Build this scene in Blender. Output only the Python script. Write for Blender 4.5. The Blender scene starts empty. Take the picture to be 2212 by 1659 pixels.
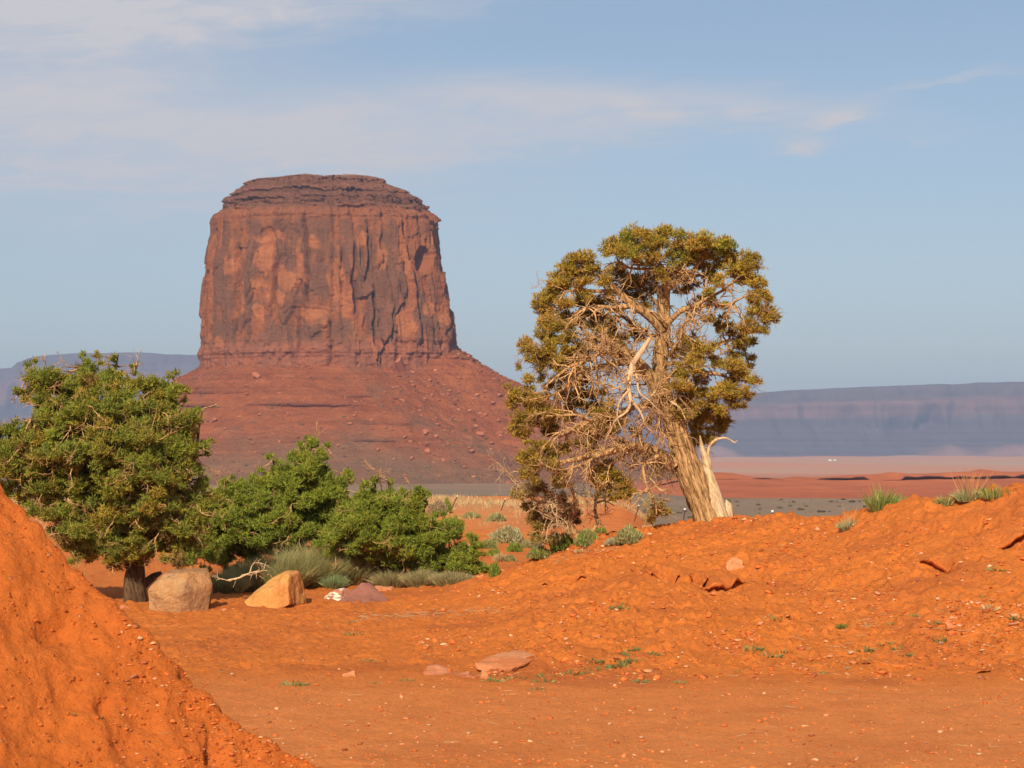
import bpy, bmesh, math, random
import numpy as np
from mathutils import Vector

# ------------------------------------------------------------------ camera, sky, sun, exposure
SC = bpy.context.scene
COL = SC.collection
CAMH = 3.4
HFOV = math.radians(25.0)
U0, V0 = 1106.0, 829.5                       # photograph measured at 2212 x 1659
F = U0 / math.tan(HFOV / 2)
PITCH = math.atan(170.5 / F)                 # level horizon falls at v = 1000
SUN_AZ, SUN_EL = math.radians(180 + 12), math.radians(32)   # clockwise from +Y

cam_d = bpy.data.cameras.new('camera')
cam = bpy.data.objects.new('camera', cam_d)
COL.objects.link(cam)
cam.location = (0, 0, CAMH)
cam.rotation_euler = (math.pi / 2 + PITCH, 0, 0)
cam_d.sensor_width = 36.0
cam_d.lens = 18.0 / math.tan(HFOV / 2)
cam_d.clip_start, cam_d.clip_end = 0.5, 60000
cam_d.dof.use_dof = True
cam_d.dof.focus_distance = 58
cam_d.dof.aperture_fstop = 5.0
SC.camera = cam

W = bpy.data.worlds.new('World')
SC.world = W
W.use_nodes = True


class NT:
    """small helper to write node trees"""
    def __init__(s, tree):
        s.t = tree; s.n = tree.nodes; s.l = tree.links

    def node(s, typ, **kw):
        nd = s.n.new(typ)
        for k, v in kw.items():
            setattr(nd, k, v)
        return nd

    def put(s, sock, v):
        if hasattr(v, 'is_output') or hasattr(v, 'links'):
            s.l.new(v, sock)
        elif v is not None:
            sock.default_value = v

    def m(s, op, a, b=None, c=None, clamp=False):
        nd = s.node('ShaderNodeMath', operation=op, use_clamp=clamp)
        for i, v in enumerate((a, b, c)):
            s.put(nd.inputs[i], v)
        return nd.outputs[0]

    def vm(s, op, a, b=None, scale=None):
        nd = s.node('ShaderNodeVectorMath', operation=op)
        s.put(nd.inputs[0], a); s.put(nd.inputs[1], b)
        if scale is not None:
            s.put(nd.inputs['Scale'], scale)
        return nd.outputs[0]

    def xyz(s, x=0.0, y=0.0, z=0.0):
        nd = s.node('ShaderNodeCombineXYZ')
        for i, v in enumerate((x, y, z)):
            s.put(nd.inputs[i], v)
        return nd.outputs[0]

    def sep(s, v):
        nd = s.node('ShaderNodeSeparateXYZ'); s.put(nd.inputs[0], v)
        return nd.outputs

    def noise(s, vec, scale=1.0, detail=4.0, rough=0.55, lac=2.0, dist=0.0):
        nd = s.node('ShaderNodeTexNoise')
        s.put(nd.inputs['Vector'], vec)
        nd.inputs['Scale'].default_value = scale
        nd.inputs['Detail'].default_value = detail
        nd.inputs['Roughness'].default_value = rough
        nd.inputs['Lacunarity'].default_value = lac
        nd.inputs['Distortion'].default_value = dist
        return nd.outputs[0]

    def voro(s, vec, scale=1.0, out='Distance', feature='F1'):
        nd = s.node('ShaderNodeTexVoronoi', feature=feature)
        s.put(nd.inputs['Vector'], vec)
        nd.inputs['Scale'].default_value = scale
        return nd.outputs[out]

    def rng(s, v, a, b, c=0.0, d=1.0, smooth=False):
        nd = s.node('ShaderNodeMapRange', interpolation_type='SMOOTHSTEP' if smooth else 'LINEAR')
        s.put(nd.inputs[0], v)
        for i, x in enumerate((a, b, c, d)):
            nd.inputs[i + 1].default_value = x
        return nd.outputs[0]

    def mix(s, f, a, b, mode='MIX'):
        nd = s.node('ShaderNodeMix', data_type='RGBA', blend_type=mode)
        s.put(nd.inputs[0], f)
        for sock, v in ((nd.inputs[6], a), (nd.inputs[7], b)):
            if isinstance(v, tuple):
                v = (*v, 1.0) if len(v) == 3 else v
            s.put(sock, v)
        return nd.outputs[2]

    def attr(s, name):
        return s.node('ShaderNodeAttribute', attribute_name=name)


# sky: Nishita atmosphere with thin cirrus, described by compass direction and elevation
def build_sky():
    g = NT(W.node_tree)
    g.n.clear()
    out = g.node('ShaderNodeOutputWorld')
    bg = g.node('ShaderNodeBackground')
    bg.inputs[1].default_value = 0.084
    sky = g.node('ShaderNodeTexSky', sky_type='NISHITA')
    sky.sun_disc = False
    sky.sun_elevation = SUN_EL
    sky.sun_rotation = SUN_AZ
    sky.altitude = 1600
    sky.air_density = 1.0
    sky.dust_density = 4.2
    sky.ozone_density = 1.2
    d = g.sep(g.node('ShaderNodeTexCoord').outputs['Generated'])
    az = g.m('ARCTAN2', d[0], d[1])
    el = g.m('ARCSINE', d[2])
    X = g.m('MULTIPLY', az, F / 1000.0)      # thousands of photo units from the view axis
    Y = g.m('MULTIPLY', el, F / 1000.0)
    p1 = g.xyz(g.m('ADD', g.m('MULTIPLY', X, 1.0), g.m('MULTIPLY', Y, 0.6)), g.m('MULTIPLY', Y, 5.2), 0.3)
    n1 = g.noise(p1, 1.3, 6, 0.58, dist=0.6)
    p2 = g.xyz(g.m('ADD', g.m('MULTIPLY', X, 2.4), g.m('MULTIPLY', Y, 2.0)), g.m('SUBTRACT', g.m('MULTIPLY', Y, 11.0), g.m('MULTIPLY', X, 1.2)), 4.3)
    n2 = g.noise(p2, 2.0, 5, 0.6, dist=0.9)
    wx = g.m('ADD', X, g.m('MULTIPLY', g.m('SUBTRACT', n1, 0.5), 0.45))
    wy = g.m('ADD', Y, g.m('MULTIPLY', g.m('SUBTRACT', n2, 0.5), 0.10))
    tot = None
    for (u, v, su, sv, rot, w) in ((60, 70, 460, 130, .05, .78), (620, 10, 500, 60, .10, .6), (240, 340, 680, 135, -.02, .85), (700, 300, 460, 65, .05, .34), (60, 230, 500, 150, 0, .25),
                                   (1050, 215, 320, 46, .0, .5), (1240, 285, 440, 42, .13, .42), (1560, 235, 360, 38, -.10, .5),
                                   (1815, 262, 85, 22, .25, .6), (1705, 318, 55, 16, 0, .8), (2060, 188, 170, 12, .12, .36), (1960, 318, 90, 8, -.1, .22)):
        cx, cy = (u - U0) / 1000, (1000 - v) / 1000
        a = g.m('SUBTRACT', wx, cx); b = g.m('SUBTRACT', wy, cy)
        c_, s_ = math.cos(rot), math.sin(rot)
        a2 = g.m('ADD', g.m('MULTIPLY', a, c_ / su * 1000), g.m('MULTIPLY', b, s_ / su * 1000))
        b2 = g.m('SUBTRACT', g.m('MULTIPLY', b, c_ / sv * 1000), g.m('MULTIPLY', a, s_ / sv * 1000))
        r2 = g.m('ADD', g.m('MULTIPLY', a2, a2), g.m('MULTIPLY', b2, b2))
        e = g.m('MULTIPLY', g.m('EXPONENT', g.m('MULTIPLY', r2, -1.0)), w)
        tot = e if tot is None else g.m('ADD', tot, e)
    wisp = g.rng(g.m('ADD', g.m('MULTIPLY', n1, .55), g.m('MULTIPLY', n2, .45)), .38, .72, 0, 1, True)
    # elsewhere in the sky the same thin cirrus goes on
    far = g.m('MULTIPLY', g.rng(g.m('ABSOLUTE', X), 1.15, 2.2), .35)
    far = g.m('MAXIMUM', far, g.m('MULTIPLY', g.rng(Y, 1.05, 1.8), .35))
    tot = g.m('ADD', tot, far)
    alpha = g.m('MULTIPLY', g.m('MINIMUM', tot, .85), g.m('ADD', .70, g.m('MULTIPLY', wisp, 1.1)), clamp=True)
    alpha = g.m('MULTIPLY', alpha, g.rng(el, .0, .05))
    cl = g.mix(alpha, g.mix(1.0, sky.outputs[0], (1.05, 1.0, .945), 'MULTIPLY'), CLOUD)
    g.l.new(cl, bg.inputs[0])
    g.l.new(bg.outputs[0], out.inputs[0])


CLOUD = (6.0, 5.85, 6.1)
build_sky()

sun_d = bpy.data.lights.new('sun', 'SUN')
sun_d.energy = 5.0
sun_d.angle = math.radians(0.53)
sun_d.color = (1.0, 0.85, 0.64)
sun = bpy.data.objects.new('sun', sun_d)
COL.objects.link(sun)
SDIR = Vector((math.sin(SUN_AZ) * math.cos(SUN_EL), math.cos(SUN_AZ) * math.cos(SUN_EL), math.sin(SUN_EL)))
sun.rotation_euler = SDIR.to_track_quat('Z', 'Y').to_euler()
sun.location = (-60, -80, 90)

SC.view_settings.view_transform = 'Standard'
SC.view_settings.look = 'None'
SC.view_settings.gamma = 1.0
SC.view_settings.use_curve_mapping = False
SC.view_settings.exposure = 0.34
SC.cycles.use_denoising = True
SC.cycles.volume_bounces = 0
SC.cycles.max_bounces = 6

# ------------------------------------------------------------------ helpers
rnd = random.Random(7)
RG = np.random.default_rng(11)


_o1 = 'first second third fourth fifth sixth seventh eighth ninth tenth eleventh twelfth thirteenth fourteenth fifteenth sixteenth seventeenth eighteenth nineteenth twentieth'.split()
ORD = _o1 + ['twenty-' + w for w in _o1[:9]] + ['thirtieth'] + ['thirty-' + w for w in _o1[:9]]


def at(u, v, d):
    """world point seen at photo position (u, v) at distance d along +Y"""
    u = np.asarray(u, float); v = np.asarray(v, float); d = np.asarray(d, float)
    x = (u - U0) / F; yc = (V0 - v) / F
    cy, sy = math.cos(PITCH), math.sin(PITCH)
    k = d / (cy - yc * sy)
    return np.stack([x * k, d + 0 * k, CAMH + (sy + yc * cy) * k], -1)


def _h(n):
    n = n.astype(np.uint32)
    n = (n ^ (n >> 16)) * np.uint32(0x7feb352d)
    n = (n ^ (n >> 15)) * np.uint32(0x846ca68b)
    return ((n ^ (n >> 16)) & np.uint32(0xffffff)).astype(np.float32) / np.float32(0xffffff)


def hsh(ix, iy=0, iz=0, seed=0):
    ix = np.asarray(ix).astype(np.int64); iy = np.asarray(iy).astype(np.int64); iz = np.asarray(iz).astype(np.int64)
    return _h((ix * 73856093 ^ iy * 19349663 ^ iz * 83492791 ^ (seed * 2654435761)) & 0xffffffff)


def n2(x, y, seed=0):
    x = np.asarray(x, float); y = np.asarray(y, float)
    ix = np.floor(x); iy = np.floor(y)
    fx = (x - ix).astype(np.float32); fy = (y - iy).astype(np.float32)
    fx = fx * fx * (3 - 2 * fx); fy = fy * fy * (3 - 2 * fy)
    a = hsh(ix, iy, 0, seed); b = hsh(ix + 1, iy, 0, seed); c = hsh(ix, iy + 1, 0, seed); d = hsh(ix + 1, iy + 1, 0, seed)
    return ((a + (b - a) * fx) * (1 - fy) + (c + (d - c) * fx) * fy) * 2 - 1


def fbm(x, y, octs=4, seed=0, gain=.5, lac=2.03):
    s = 0; a = 1; t = 0
    for i in range(octs):
        s = s + a * n2(x, y, seed + i * 17); t += a
        x = x * lac + 3.7; y = y * lac - 1.3; a *= gain
    return s / t


def n3(p, seed=0):
    i = np.floor(p); f = p - i; f = f * f * (3 - 2 * f)
    r = 0
    for dx in (0, 1):
        for dy in (0, 1):
            for dz in (0, 1):
                w = (f[:, 0] if dx else 1 - f[:, 0]) * (f[:, 1] if dy else 1 - f[:, 1]) * (f[:, 2] if dz else 1 - f[:, 2])
                r = r + w * hsh(i[:, 0] + dx, i[:, 1] + dy, i[:, 2] + dz, seed)
    return r * 2 - 1


def fb3(p, octs=3, seed=0, gain=.5):
    s = 0; a = 1
    for i in range(octs):
        s = s + a * n3(p, seed + 13 * i); p = p * 2.07 + 1.9; a *= gain
    return s


def sst(a, b, x):
    t = np.clip((np.asarray(x, float) - a) / (b - a), 0, 1)
    return t * t * (3 - 2 * t)


def mesh(name, v, f, mat=None, smooth=True, cols=None, attrs=None):
    v = np.asarray(v, np.float32); f = np.asarray(f, np.int32)
    me = bpy.data.meshes.new(name)
    me.vertices.add(len(v)); me.vertices.foreach_set('co', v.ravel())
    k = f.shape[1]
    me.loops.add(f.size); me.loops.foreach_set('vertex_index', f.ravel())
    me.polygons.add(len(f)); me.polygons.foreach_set('loop_start', np.arange(len(f), dtype=np.int32) * k)
    if smooth:
        me.polygons.foreach_set('use_smooth', np.ones(len(f), bool))
    if cols is not None:
        a = me.attributes.new('Col', 'FLOAT_COLOR', 'POINT')
        c = np.ones((len(v), 4), np.float32); c[:, :cols.shape[1]] = cols
        a.data.foreach_set('color', c.ravel())
    me.update(calc_edges=True)
    if mat is not None:
        me.materials.append(mat)
    return me


def link(name, me, parent=None, label=None, cat=None, group=None, kind=None, loc=None):
    o = bpy.data.objects.new(name, me)
    COL.objects.link(o)
    if parent is not None:
        o.parent = parent
    if loc is not None:
        o.location = loc
    tag(o, label, cat, group, kind)
    return o


def tag(o, label=None, cat=None, group=None, kind=None):
    for k, v in (('label', label), ('category', cat), ('group', group), ('kind', kind)):
        if v:
            o[k] = v


def grid_faces(nr, nc, wrap=False):
    i = np.arange(nr - 1)[:, None]; j = np.arange(nc if wrap else nc - 1)[None]
    j2 = (j + 1) % nc
    return np.stack([i * nc + j, i * nc + j2, (i + 1) * nc + j2, (i + 1) * nc + j], -1).reshape(-1, 4)


# ------------------------------------------------------------------ materials
def material(name, rough=.95, spec=.15):
    m = bpy.data.materials.new(name); m.use_nodes = True
    g = NT(m.node_tree)
    b = m.node_tree.nodes['Principled BSDF']
    b.inputs['Roughness'].default_value = rough
    b.inputs['Specular IOR Level'].default_value = spec
    return m, g, b


def bump(g, b, h, dist, strength=1.0):
    nd = g.node('ShaderNodeBump')
    nd.inputs['Strength'].default_value = strength
    nd.inputs['Distance'].default_value = dist
    g.put(nd.inputs['Height'], h)
    g.l.new(nd.outputs[0], b.inputs['Normal'])


def pos(g):
    return g.node('ShaderNodeNewGeometry').outputs['Position']


def m_ground():
    m, g, b = material('red_sand')
    p = pos(g)
    c = g.attr('Col').outputs['Color']
    n = g.noise(p, 1.1, 7, .62)
    n_f = g.noise(p, 9.0, 4, .7)
    c = g.mix(1.0, c, g.mix(n, (.74, .70, .66), (1.22, 1.26, 1.30)), 'MULTIPLY')
    c = g.mix(1.0, c, g.mix(n_f, (.68, .64, .60), (1.32, 1.36, 1.41)), 'MULTIPLY')
    ln = g.node('ShaderNodeVectorMath', operation='LENGTH'); g.l.new(p, ln.inputs[0])
    near = g.rng(ln.outputs['Value'], 70, 150, 1, 0)
    # pale grit and dark crumbs lying in the sand
    cell = g.node('ShaderNodeTexVoronoi'); g.l.new(p, cell.inputs['Vector']); cell.inputs['Scale'].default_value = 7.0
    pick = g.sep(cell.outputs['Color'])
    spot = g.m('MULTIPLY', g.rng(cell.outputs['Distance'], .10, .17, 1, 0), g.m('GREATER_THAN', pick[0], .70))
    c = g.mix(g.m('MULTIPLY', g.m('MULTIPLY', spot, near), g.rng(pick[1], 0, 1, .25, .9)), c, (.60, .30, .16))
    cell2 = g.node('ShaderNodeTexVoronoi'); g.l.new(p, cell2.inputs['Vector']); cell2.inputs['Scale'].default_value = 9.5
    pk2 = g.sep(cell2.outputs['Color'])
    spot2 = g.m('MULTIPLY', g.rng(cell2.outputs['Distance'], .10, .2, 1, 0), g.m('GREATER_THAN', pk2[0], .62))
    c = g.mix(g.m('MULTIPLY', g.m('MULTIPLY', spot2, near), .6), c, (.19, .06, .03))
    g.l.new(c, b.inputs['Base Color'])
    h = g.m('ADD', g.noise(p, 11.0, 8, .7), g.m('MULTIPLY', g.m('ADD', spot, spot2), .35))
    bump(g, b, g.m('MULTIPLY', h, near), .08, .9)
    return m


def m_rock(name, c1, c2, c3, scale=1.5, bmp=.05, lichen=None):
    m, g, b = material(name, .9, .2)
    tc = g.node('ShaderNodeTexCoord').outputs['Object']
    n = g.noise(tc, scale, 6, .62); n_2 = g.noise(tc, scale * .45, 3, .5)
    c = g.mix(g.rng(n, .3, .7, 0, 1, True), c1, c2)
    c = g.mix(g.rng(n_2, .42, .62, 0, 1, True), c, c3)
    c = g.mix(1.0, c, g.mix(g.noise(tc, scale * 7, 4, .7), (.62, .6, .58), (1.38, 1.4, 1.42)), 'MULTIPLY')
    if lichen:
        c = g.mix(g.m('MULTIPLY', g.rng(g.noise(tc, 4.5, 4, .6), .5, .56), 1.0), c, lichen)
    g.l.new(c, b.inputs['Base Color'])
    bump(g, b, g.m('ADD', g.noise(tc, scale * 2.2, 7, .68), g.m('MULTIPLY', g.voro(tc, scale * 1.3), .4)), bmp, 1.0)
    return m


def m_butte():
    m, g, b = material('butte_rock', .95, .1)
    p = pos(g); s = g.sep(p)
    c = g.attr('Col').outputs['Color']
    streak = g.noise(g.xyz(g.m('MULTIPLY', s[0], .16), g.m('MULTIPLY', s[1], .16), g.m('MULTIPLY', s[2], .022)), 1.0, 6, .65)
    blot = g.noise(p, .09, 6, .6)
    bed = g.noise(g.xyz(g.m('MULTIPLY', s[0], .01), g.m('MULTIPLY', s[1], .01), g.m('MULTIPLY', s[2], .55)), 1.0, 4, .65)
    c = g.mix(1.0, c, g.mix(streak, (.72, .70, .70), (1.28, 1.30, 1.30)), 'MULTIPLY')
    c = g.mix(1.0, c, g.mix(blot, (.72, .72, .74), (1.28, 1.28, 1.26)), 'MULTIPLY')
    c = g.mix(1.0, c, g.mix(bed, (.84, .82, .82), (1.16, 1.18, 1.18)), 'MULTIPLY')
    g.l.new(c, b.inputs['Base Color'])
    bump(g, b, g.m('ADD', g.m('MULTIPLY', streak, .6), g.noise(p, .35, 6, .65)), 3.0, 1.0)
    return m


def m_far(name):
    m, g, b = material(name, .95, .05)
    p = pos(g)
    c = g.attr('Col').outputs['Color']
    c = g.mix(1.0, c, g.mix(g.noise(p, .012, 7, .65), (.70, .70, .70), (1.3, 1.3, 1.3)), 'MULTIPLY')
    g.l.new(c, b.inputs['Base Color'])
    return m


def m_leaf(name, trans=.25):
    m, g, b = material(name, .75, .2)
    c = g.attr('Col').outputs['Color']
    g.l.new(c, b.inputs['Base Color'])
    t = g.node('ShaderNodeBsdfTranslucent'); g.l.new(c, t.inputs['Color'])
    mx = g.node('ShaderNodeMixShader'); mx.inputs[0].default_value = trans
    g.l.new(b.outputs[0], mx.inputs[1]); g.l.new(t.outputs[0], mx.inputs[2])
    g.l.new(mx.outputs[0], m.node_tree.nodes['Material Output'].inputs[0])
    return m


def m_bark(name, lo, hi, bmp=.06):
    m, g, b = material(name, .9, .15)
    p = pos(g); s = g.sep(p)
    n = g.noise(g.xyz(g.m('ADD', g.m('MULTIPLY', s[0], 16.0), g.m('MULTIPLY', s[2], 4.2)), g.m('MULTIPLY', s[1], 16.0), g.m('MULTIPLY', s[2], 1.6)), 1.0, 5, .65)
    n_2 = g.noise(p, 1.3, 4, .6)
    c = g.mix(g.rng(n, .3, .68, 0, 1, True), lo, hi)
    c = g.mix(1.0, c, g.mix(n_2, (.7, .7, .7), (1.3, 1.28, 1.25)), 'MULTIPLY')
    c = g.mix(1.0, c, g.attr('Col').outputs['Color'], 'MULTIPLY')
    g.l.new(c, b.inputs['Base Color'])
    bump(g, b, n, bmp, 1.0)
    return m


def m_plain(name, c, rough=.9):
    m, g, b = material(name, rough, .2)
    p = g.node('ShaderNodeTexCoord').outputs['Object']
    g.l.new(g.mix(1.0, g.mix(0.0, c, c), g.mix(g.noise(p, 9.0, 4, .6), (.7, .7, .7), (1.3, 1.3, 1.3)), 'MULTIPLY'), b.inputs['Base Color'])
    return m


M_GROUND = m_ground()
M_BUTTE = m_butte()
M_MESA = m_far('mesa_rock')
M_LEAF = m_leaf('foliage', .22)
M_GRASS = m_leaf('grass_blades', .3)
M_BARK = m_bark('juniper_bark', (.15, .072, .028), (.66, .41, .19), .10)
M_BARK_SHADE = m_bark('shaded_juniper_bark', (.028, .017, .010), (.15, .090, .05))  # bark of the bushy junipers, shade under the crown put into its colour
M_DEAD = m_bark('dead_wood', (.32, .205, .11), (.64, .48, .30), .02)
M_TWIG = m_bark('twig_wood', (.22, .12, .05), (.58, .365, .18), .01)

# ------------------------------------------------------------------ ground
CREST = np.array([(-400, 1290, 60), (300, 1290, 60), (860, 1280, 60), (960, 1272, 59.5), (1050, 1250, 58.5), (1150, 1215, 57.5), (1260, 1181, 57), (1330, 1165, 56.5), (1400, 1149, 56),
                  (1500, 1130, 55.5), (1600, 1124, 55), (1700, 1119, 54), (1800, 1119, 53), (1880, 1099, 52), (1960, 1081, 51), (2080, 1070, 50),
                  (2212, 1058, 49), (2500, 1040, 47), (3200, 1010, 44)], float)
CP = at(CREST[:, 0], CREST[:, 1], CREST[:, 2])
CA = (CREST[:, 0] - U0) / F
SIL = np.array([(-500, 560, 26.6), (-200, 850, 26.0), (0, 1045, 25.5), (60, 1097, 25.4), (130, 1188, 25.2), (200, 1262, 25.1), (260, 1312, 24.9), (330, 1377, 24.8), (400, 1445, 24.6), (450, 1505, 24.5),
                (500, 1552, 24.4), (560, 1594, 24.3), (620, 1626, 24.2), (690, 1652, 24.0), (760, 1674, 23.9), (850, 1705, 23.7)], float)
SP = at(SIL[:, 0], SIL[:, 1], SIL[:, 2])
RS = np.array([0, 160, 226, 420, 900, 1700, 2500, 5000, 9000, 20000.])
RZ = np.array([0, 0.1, 0.0, -10.5, -11.2, -12, -8, 10, 22, 26.])


def H0(x, y):
    """smooth ground height"""
    x = np.asarray(x, float); y = np.asarray(y, float)
    yy = np.maximum(y, 1e-3); r = np.hypot(x, y)
    a = np.clip(x / yy, -2, 2)
    yc = np.interp(a, CA, CP[:, 1]); zc = np.interp(a, CA, CP[:, 2])
    yb = np.interp(a, [-.1, 0, .06, .12, .2, .3], [36, 36, 36.5, 38, 38, 36]) + 1.1 * n2(x * .3, y * .1, 5)
    t = np.clip((y - yb) / (yc - yb), 0, 1)
    bank = zc * (t * .82 + .18 * t * t) * sst(0, .07, t)
    back = zc * (1 - sst(1.0, 9.0, y - yc))
    z = np.where(y < yc, bank, back)
    z = np.where(y < 5, 0, z)
    far = np.interp(r, RS, RZ)
    far = far + (np.interp(r, [0, 62, 78, 260, 420, 900, 1700], [0, 0, 0, -9.5, -10.7, -11.2, -12]) - far) * sst(.045, .085, a) * (r < 1700)
    w = sst(62, 75, y)
    dune = w * (.34 * fbm(x * .09, y * .055, 3, 21) + .30 * np.maximum(n2(x * .05 + 9, y * .018, 31), 0) ** 1.5) * np.clip((300 - r) / 80, 0, 1)
    big = sst(1700, 3200, r) * fbm(x / 900., y / 700., 4, 77) * np.interp(r, [1700, 3000, 5000, 8000, 20000], [4, 9, 20, 30, 30])
    z = z + far + dune + big
    # bank of loose earth that comes in from the left
    zs = np.interp(x, SP[:, 0], SP[:, 2], left=SP[0, 2], right=-1.2)
    zs = np.where(x > SP[-1, 0], -.1 - .8 * (x - SP[-1, 0]), zs)
    yr = np.interp(x, SP[:, 0], SP[:, 1])
    md = np.where(y < yr, zs - .80 * (yr - y), zs - .85 * (y - yr))
    md = np.where(r < 60, md, -500)
    k = .12
    hh = np.clip(.5 + .5 * (md - z) / k, 0, 1)
    return z * (1 - hh) + md * hh + k * hh * (1 - hh), hh


def ground_at(u, v, ymin=10., ymax=300., n=3000):
    """where the view ray through (u, v) first meets the ground"""
    u = np.atleast_1d(np.asarray(u, float)); v = np.atleast_1d(np.asarray(v, float))
    ys = np.geomspace(ymin, ymax, n)
    out = np.zeros((len(u), 3))
    for k in range(0, len(u), 400):
        p = at(u[k:k + 400, None], v[k:k + 400, None], ys[None])
        h = H0(p[..., 0], p[..., 1])[0]
        under = p[..., 2] <= h
        i = np.where(under.any(1), under.argmax(1), n - 1)
        q = p[np.arange(len(p)), i]; q[:, 2] = h[np.arange(len(p)), i]
        out[k:k + 400] = q
    return out


LEDGES = [(1362, 1233, 1412, 1243, .5, .20), (1406, 1241, 1462, 1251, .5, .18), (1490, 1246, 1526, 1258, .45, .2), (1522, 1274, 1602, 1264, .4, .15),
          (2126, 1182, 2218, 1166, .3, .10), (1994, 1218, 2056, 1226, .3, .10), (1180, 1264, 1256, 1252, .22, .06), (1880, 1432, 2110, 1452, .2, .06)]


def build_ground():
    d2 = math.radians
    ph = np.concatenate([np.linspace(-180, -40, 24, False), np.linspace(-40, -18, 24, False), np.linspace(-18, -13.3, 50, False), np.linspace(-13.3, 13.3, 570, False), np.linspace(13.3, 18, 50, False), np.linspace(18, 40, 24, False), np.linspace(40, 180, 24, False)])
    ph = np.radians(ph)
    r = np.concatenate([[.4, 2, 4, 7, 10, 13], np.linspace(14.5, 17, 12, False), np.linspace(17, 26.5, 165, False), np.linspace(26.5, 38, 75, False), np.linspace(38, 58, 225, False), np.linspace(58, 64, 30, False), np.geomspace(64, 240, 75, False), np.geomspace(240, 20000, 80)])
    nr, nc = len(r), len(ph)
    R, P = np.meshgrid(r, ph, indexing='ij')
    x = (R * np.sin(P)).ravel(); y = (R * np.cos(P)).ravel(); R = R.ravel()
    z, md = H0(x, y)
    a = x / np.maximum(y, 1e-3)
    near = (R < 80) & (y > 5) & (np.abs(P.ravel()) < .32)
    # clods, ruts and slump marks
    xi, yi = x[near], y[near]
    ai = a[near]; mdi = md[near]
    yc = np.interp(ai, CA, CP[:, 1])
    flat = 1 - sst(35.5, 39, yi)                      # the trodden flat in front
    bankw = sst(36, 40, yi) * (1 - sst(0, 3, yi - yc)) * sst(.0, .04, ai + .02)
    rough = .016 + .060 * bankw + .028 * (1 - flat) * (1 - bankw) * (1 - mdi)
    lump = fbm(xi * .8, yi * .55, 3, 41)
    mid = fbm(xi * 2.6 + lump, yi * 1.9, 4, 43)
    rid = 1 - np.abs(fbm(xi * 1.3 + .6 * lump, yi * 1.1, 4, 47)) * 2
    cl = np.maximum(fbm(xi * 6, yi * 5, 3, 53), 0)
    dz = rough * (1.5 * lump + 1.3 * mid + 2.2 * cl) + bankw * .15 * rid * sst(-.2, .5, fbm(xi * .4, yi * .4, 2, 3))
    # terraces of crusted earth on the right-hand bank
    tz = z[near] / .17 + 1.2 * fbm(xi * .5, yi * .5, 3, 61)
    fr = tz - np.floor(tz)
    step = (sst(.0, .22, fr) - fr) * .10 * bankw * sst(-.1, .45, fbm(xi * .35 + 4, yi * .3, 2, 8))
    dz = dz + step
    z[near] += dz
    im = np.where(near)[0][mdi > .02]
    q = np.stack([x[im], y[im], z[im]], 1); wm = md[im]
    e = .045 * fb3(q * .7, 2, 71) + .055 * fb3(q * 2.4, 2, 73) + .038 * n3(q * 6.5, 75) + .02 * n3(q * 13., 76)
    pit = np.maximum(n3(q * np.array([3.6, 2.6, 3.6]) + 5, 77) - .30, 0) * sst(-.3, .4, n3(q * .9, 78))
    e = e - .34 * pit
    x[im] += e * wm * .50; y[im] -= e * wm * .32; z[im] += e * wm * .62
    for (u0, v0, u1, v1, pull, gap) in LEDGES:
        p = ground_at([u0, u1], [v0, v1])
        p0, p1 = p[0], p[1]
        L = np.hypot(*(p1 - p0)[:2]) + 1e-6
        idx = np.where(near)[0]
        sx = (x[idx] - p0[0]) / (p1[0] - p0[0])
        k = (sx > -.1) & (sx < 1.1)
        idx = idx[k]; sx = sx[k]
        yl = p0[1] + (p1[1] - p0[1]) * sx + .22 * n2(x[idx] * 1.3, sx * 0, 91)
        n = y[idx] - yl
        e = sst(-.1, .3, sx) * sst(-.1, .3, 1 - sx)
        lip = sst(-.10, .10, n)
        w = e * lip * (1 - np.clip(n / 1.4, 0, 1)) ** 1.3
        w2 = e * (1 - lip) * (1 - np.clip(-n / .9, 0, 1)) ** 1.2
        z[idx] += gap * .15 * w - (gap * 1.1 + .06) * w2
    # land cover colours
    c = np.zeros((len(x), 3))
    sand = np.array([.55, .158, .032]); bright = np.array([.60, .174, .030]); road = np.array([.68, .232, .066]); dark = np.array([.46, .125, .030])
    t = np.clip(.5 + .9 * fbm(x * .16, y * .11, 4, 5), 0, 1)[:, None]
    c[:] = sand * (1 - t) + bright * t
    fl = ((1 - sst(33, 38, y)) * (1 - md) * (.75 + .3 * fbm(x * .3, y * .15, 3, 15)))[:, None].clip(0, 1)
    c = c * (1 - fl) + road * fl
    t = sst(.05, .5, fbm(x * .55 + 3, y * .5, 4, 25))[:, None] * (.7 - .55 * fl)
    c = c * (1 - t) + dark * t
    mm = (md * .85)[:, None]
    c = c * (1 - mm) + np.array([.52, .132, .023]) * mm
    dry = np.array([.42, .27, .13])
    t = (sst(64, 90, R) * (.25 + .75 * sst(120, 190, R)) * sst(-.25, .35, fbm(x * .10, y * .03, 4, 35)))[:, None] * .7
    c = c * (1 - t) + dry * t
    sage = np.array([.215, .150, .095])
    t = sst(235, 330, R)[:, None]
    c = c * (1 - t) + sage * (1 + .3 * fbm(x / 40., y / 60., 3, 4)[:, None]) * t
    redf = np.array([.36, .105, .050])
    t = (sst(1150, 1500, R) * (.12 + .88 * sst(.03, .06, a)))[:, None]
    c = c * (1 - t) + redf * t
    pink = np.array([.47, .21, .13]); tan = np.array([.40, .27, .19])
    t = sst(1700, 2600, R)[:, None]
    k = np.clip(.5 + 1.1 * fbm(x / 900., y / 500., 4, 14), 0, 1)[:, None]
    c = c * (1 - t) + (pink * k + tan * (1 - k)) * t
    v = np.stack([x, y, z], 1)
    f = grid_faces(nr, nc, True)
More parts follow.
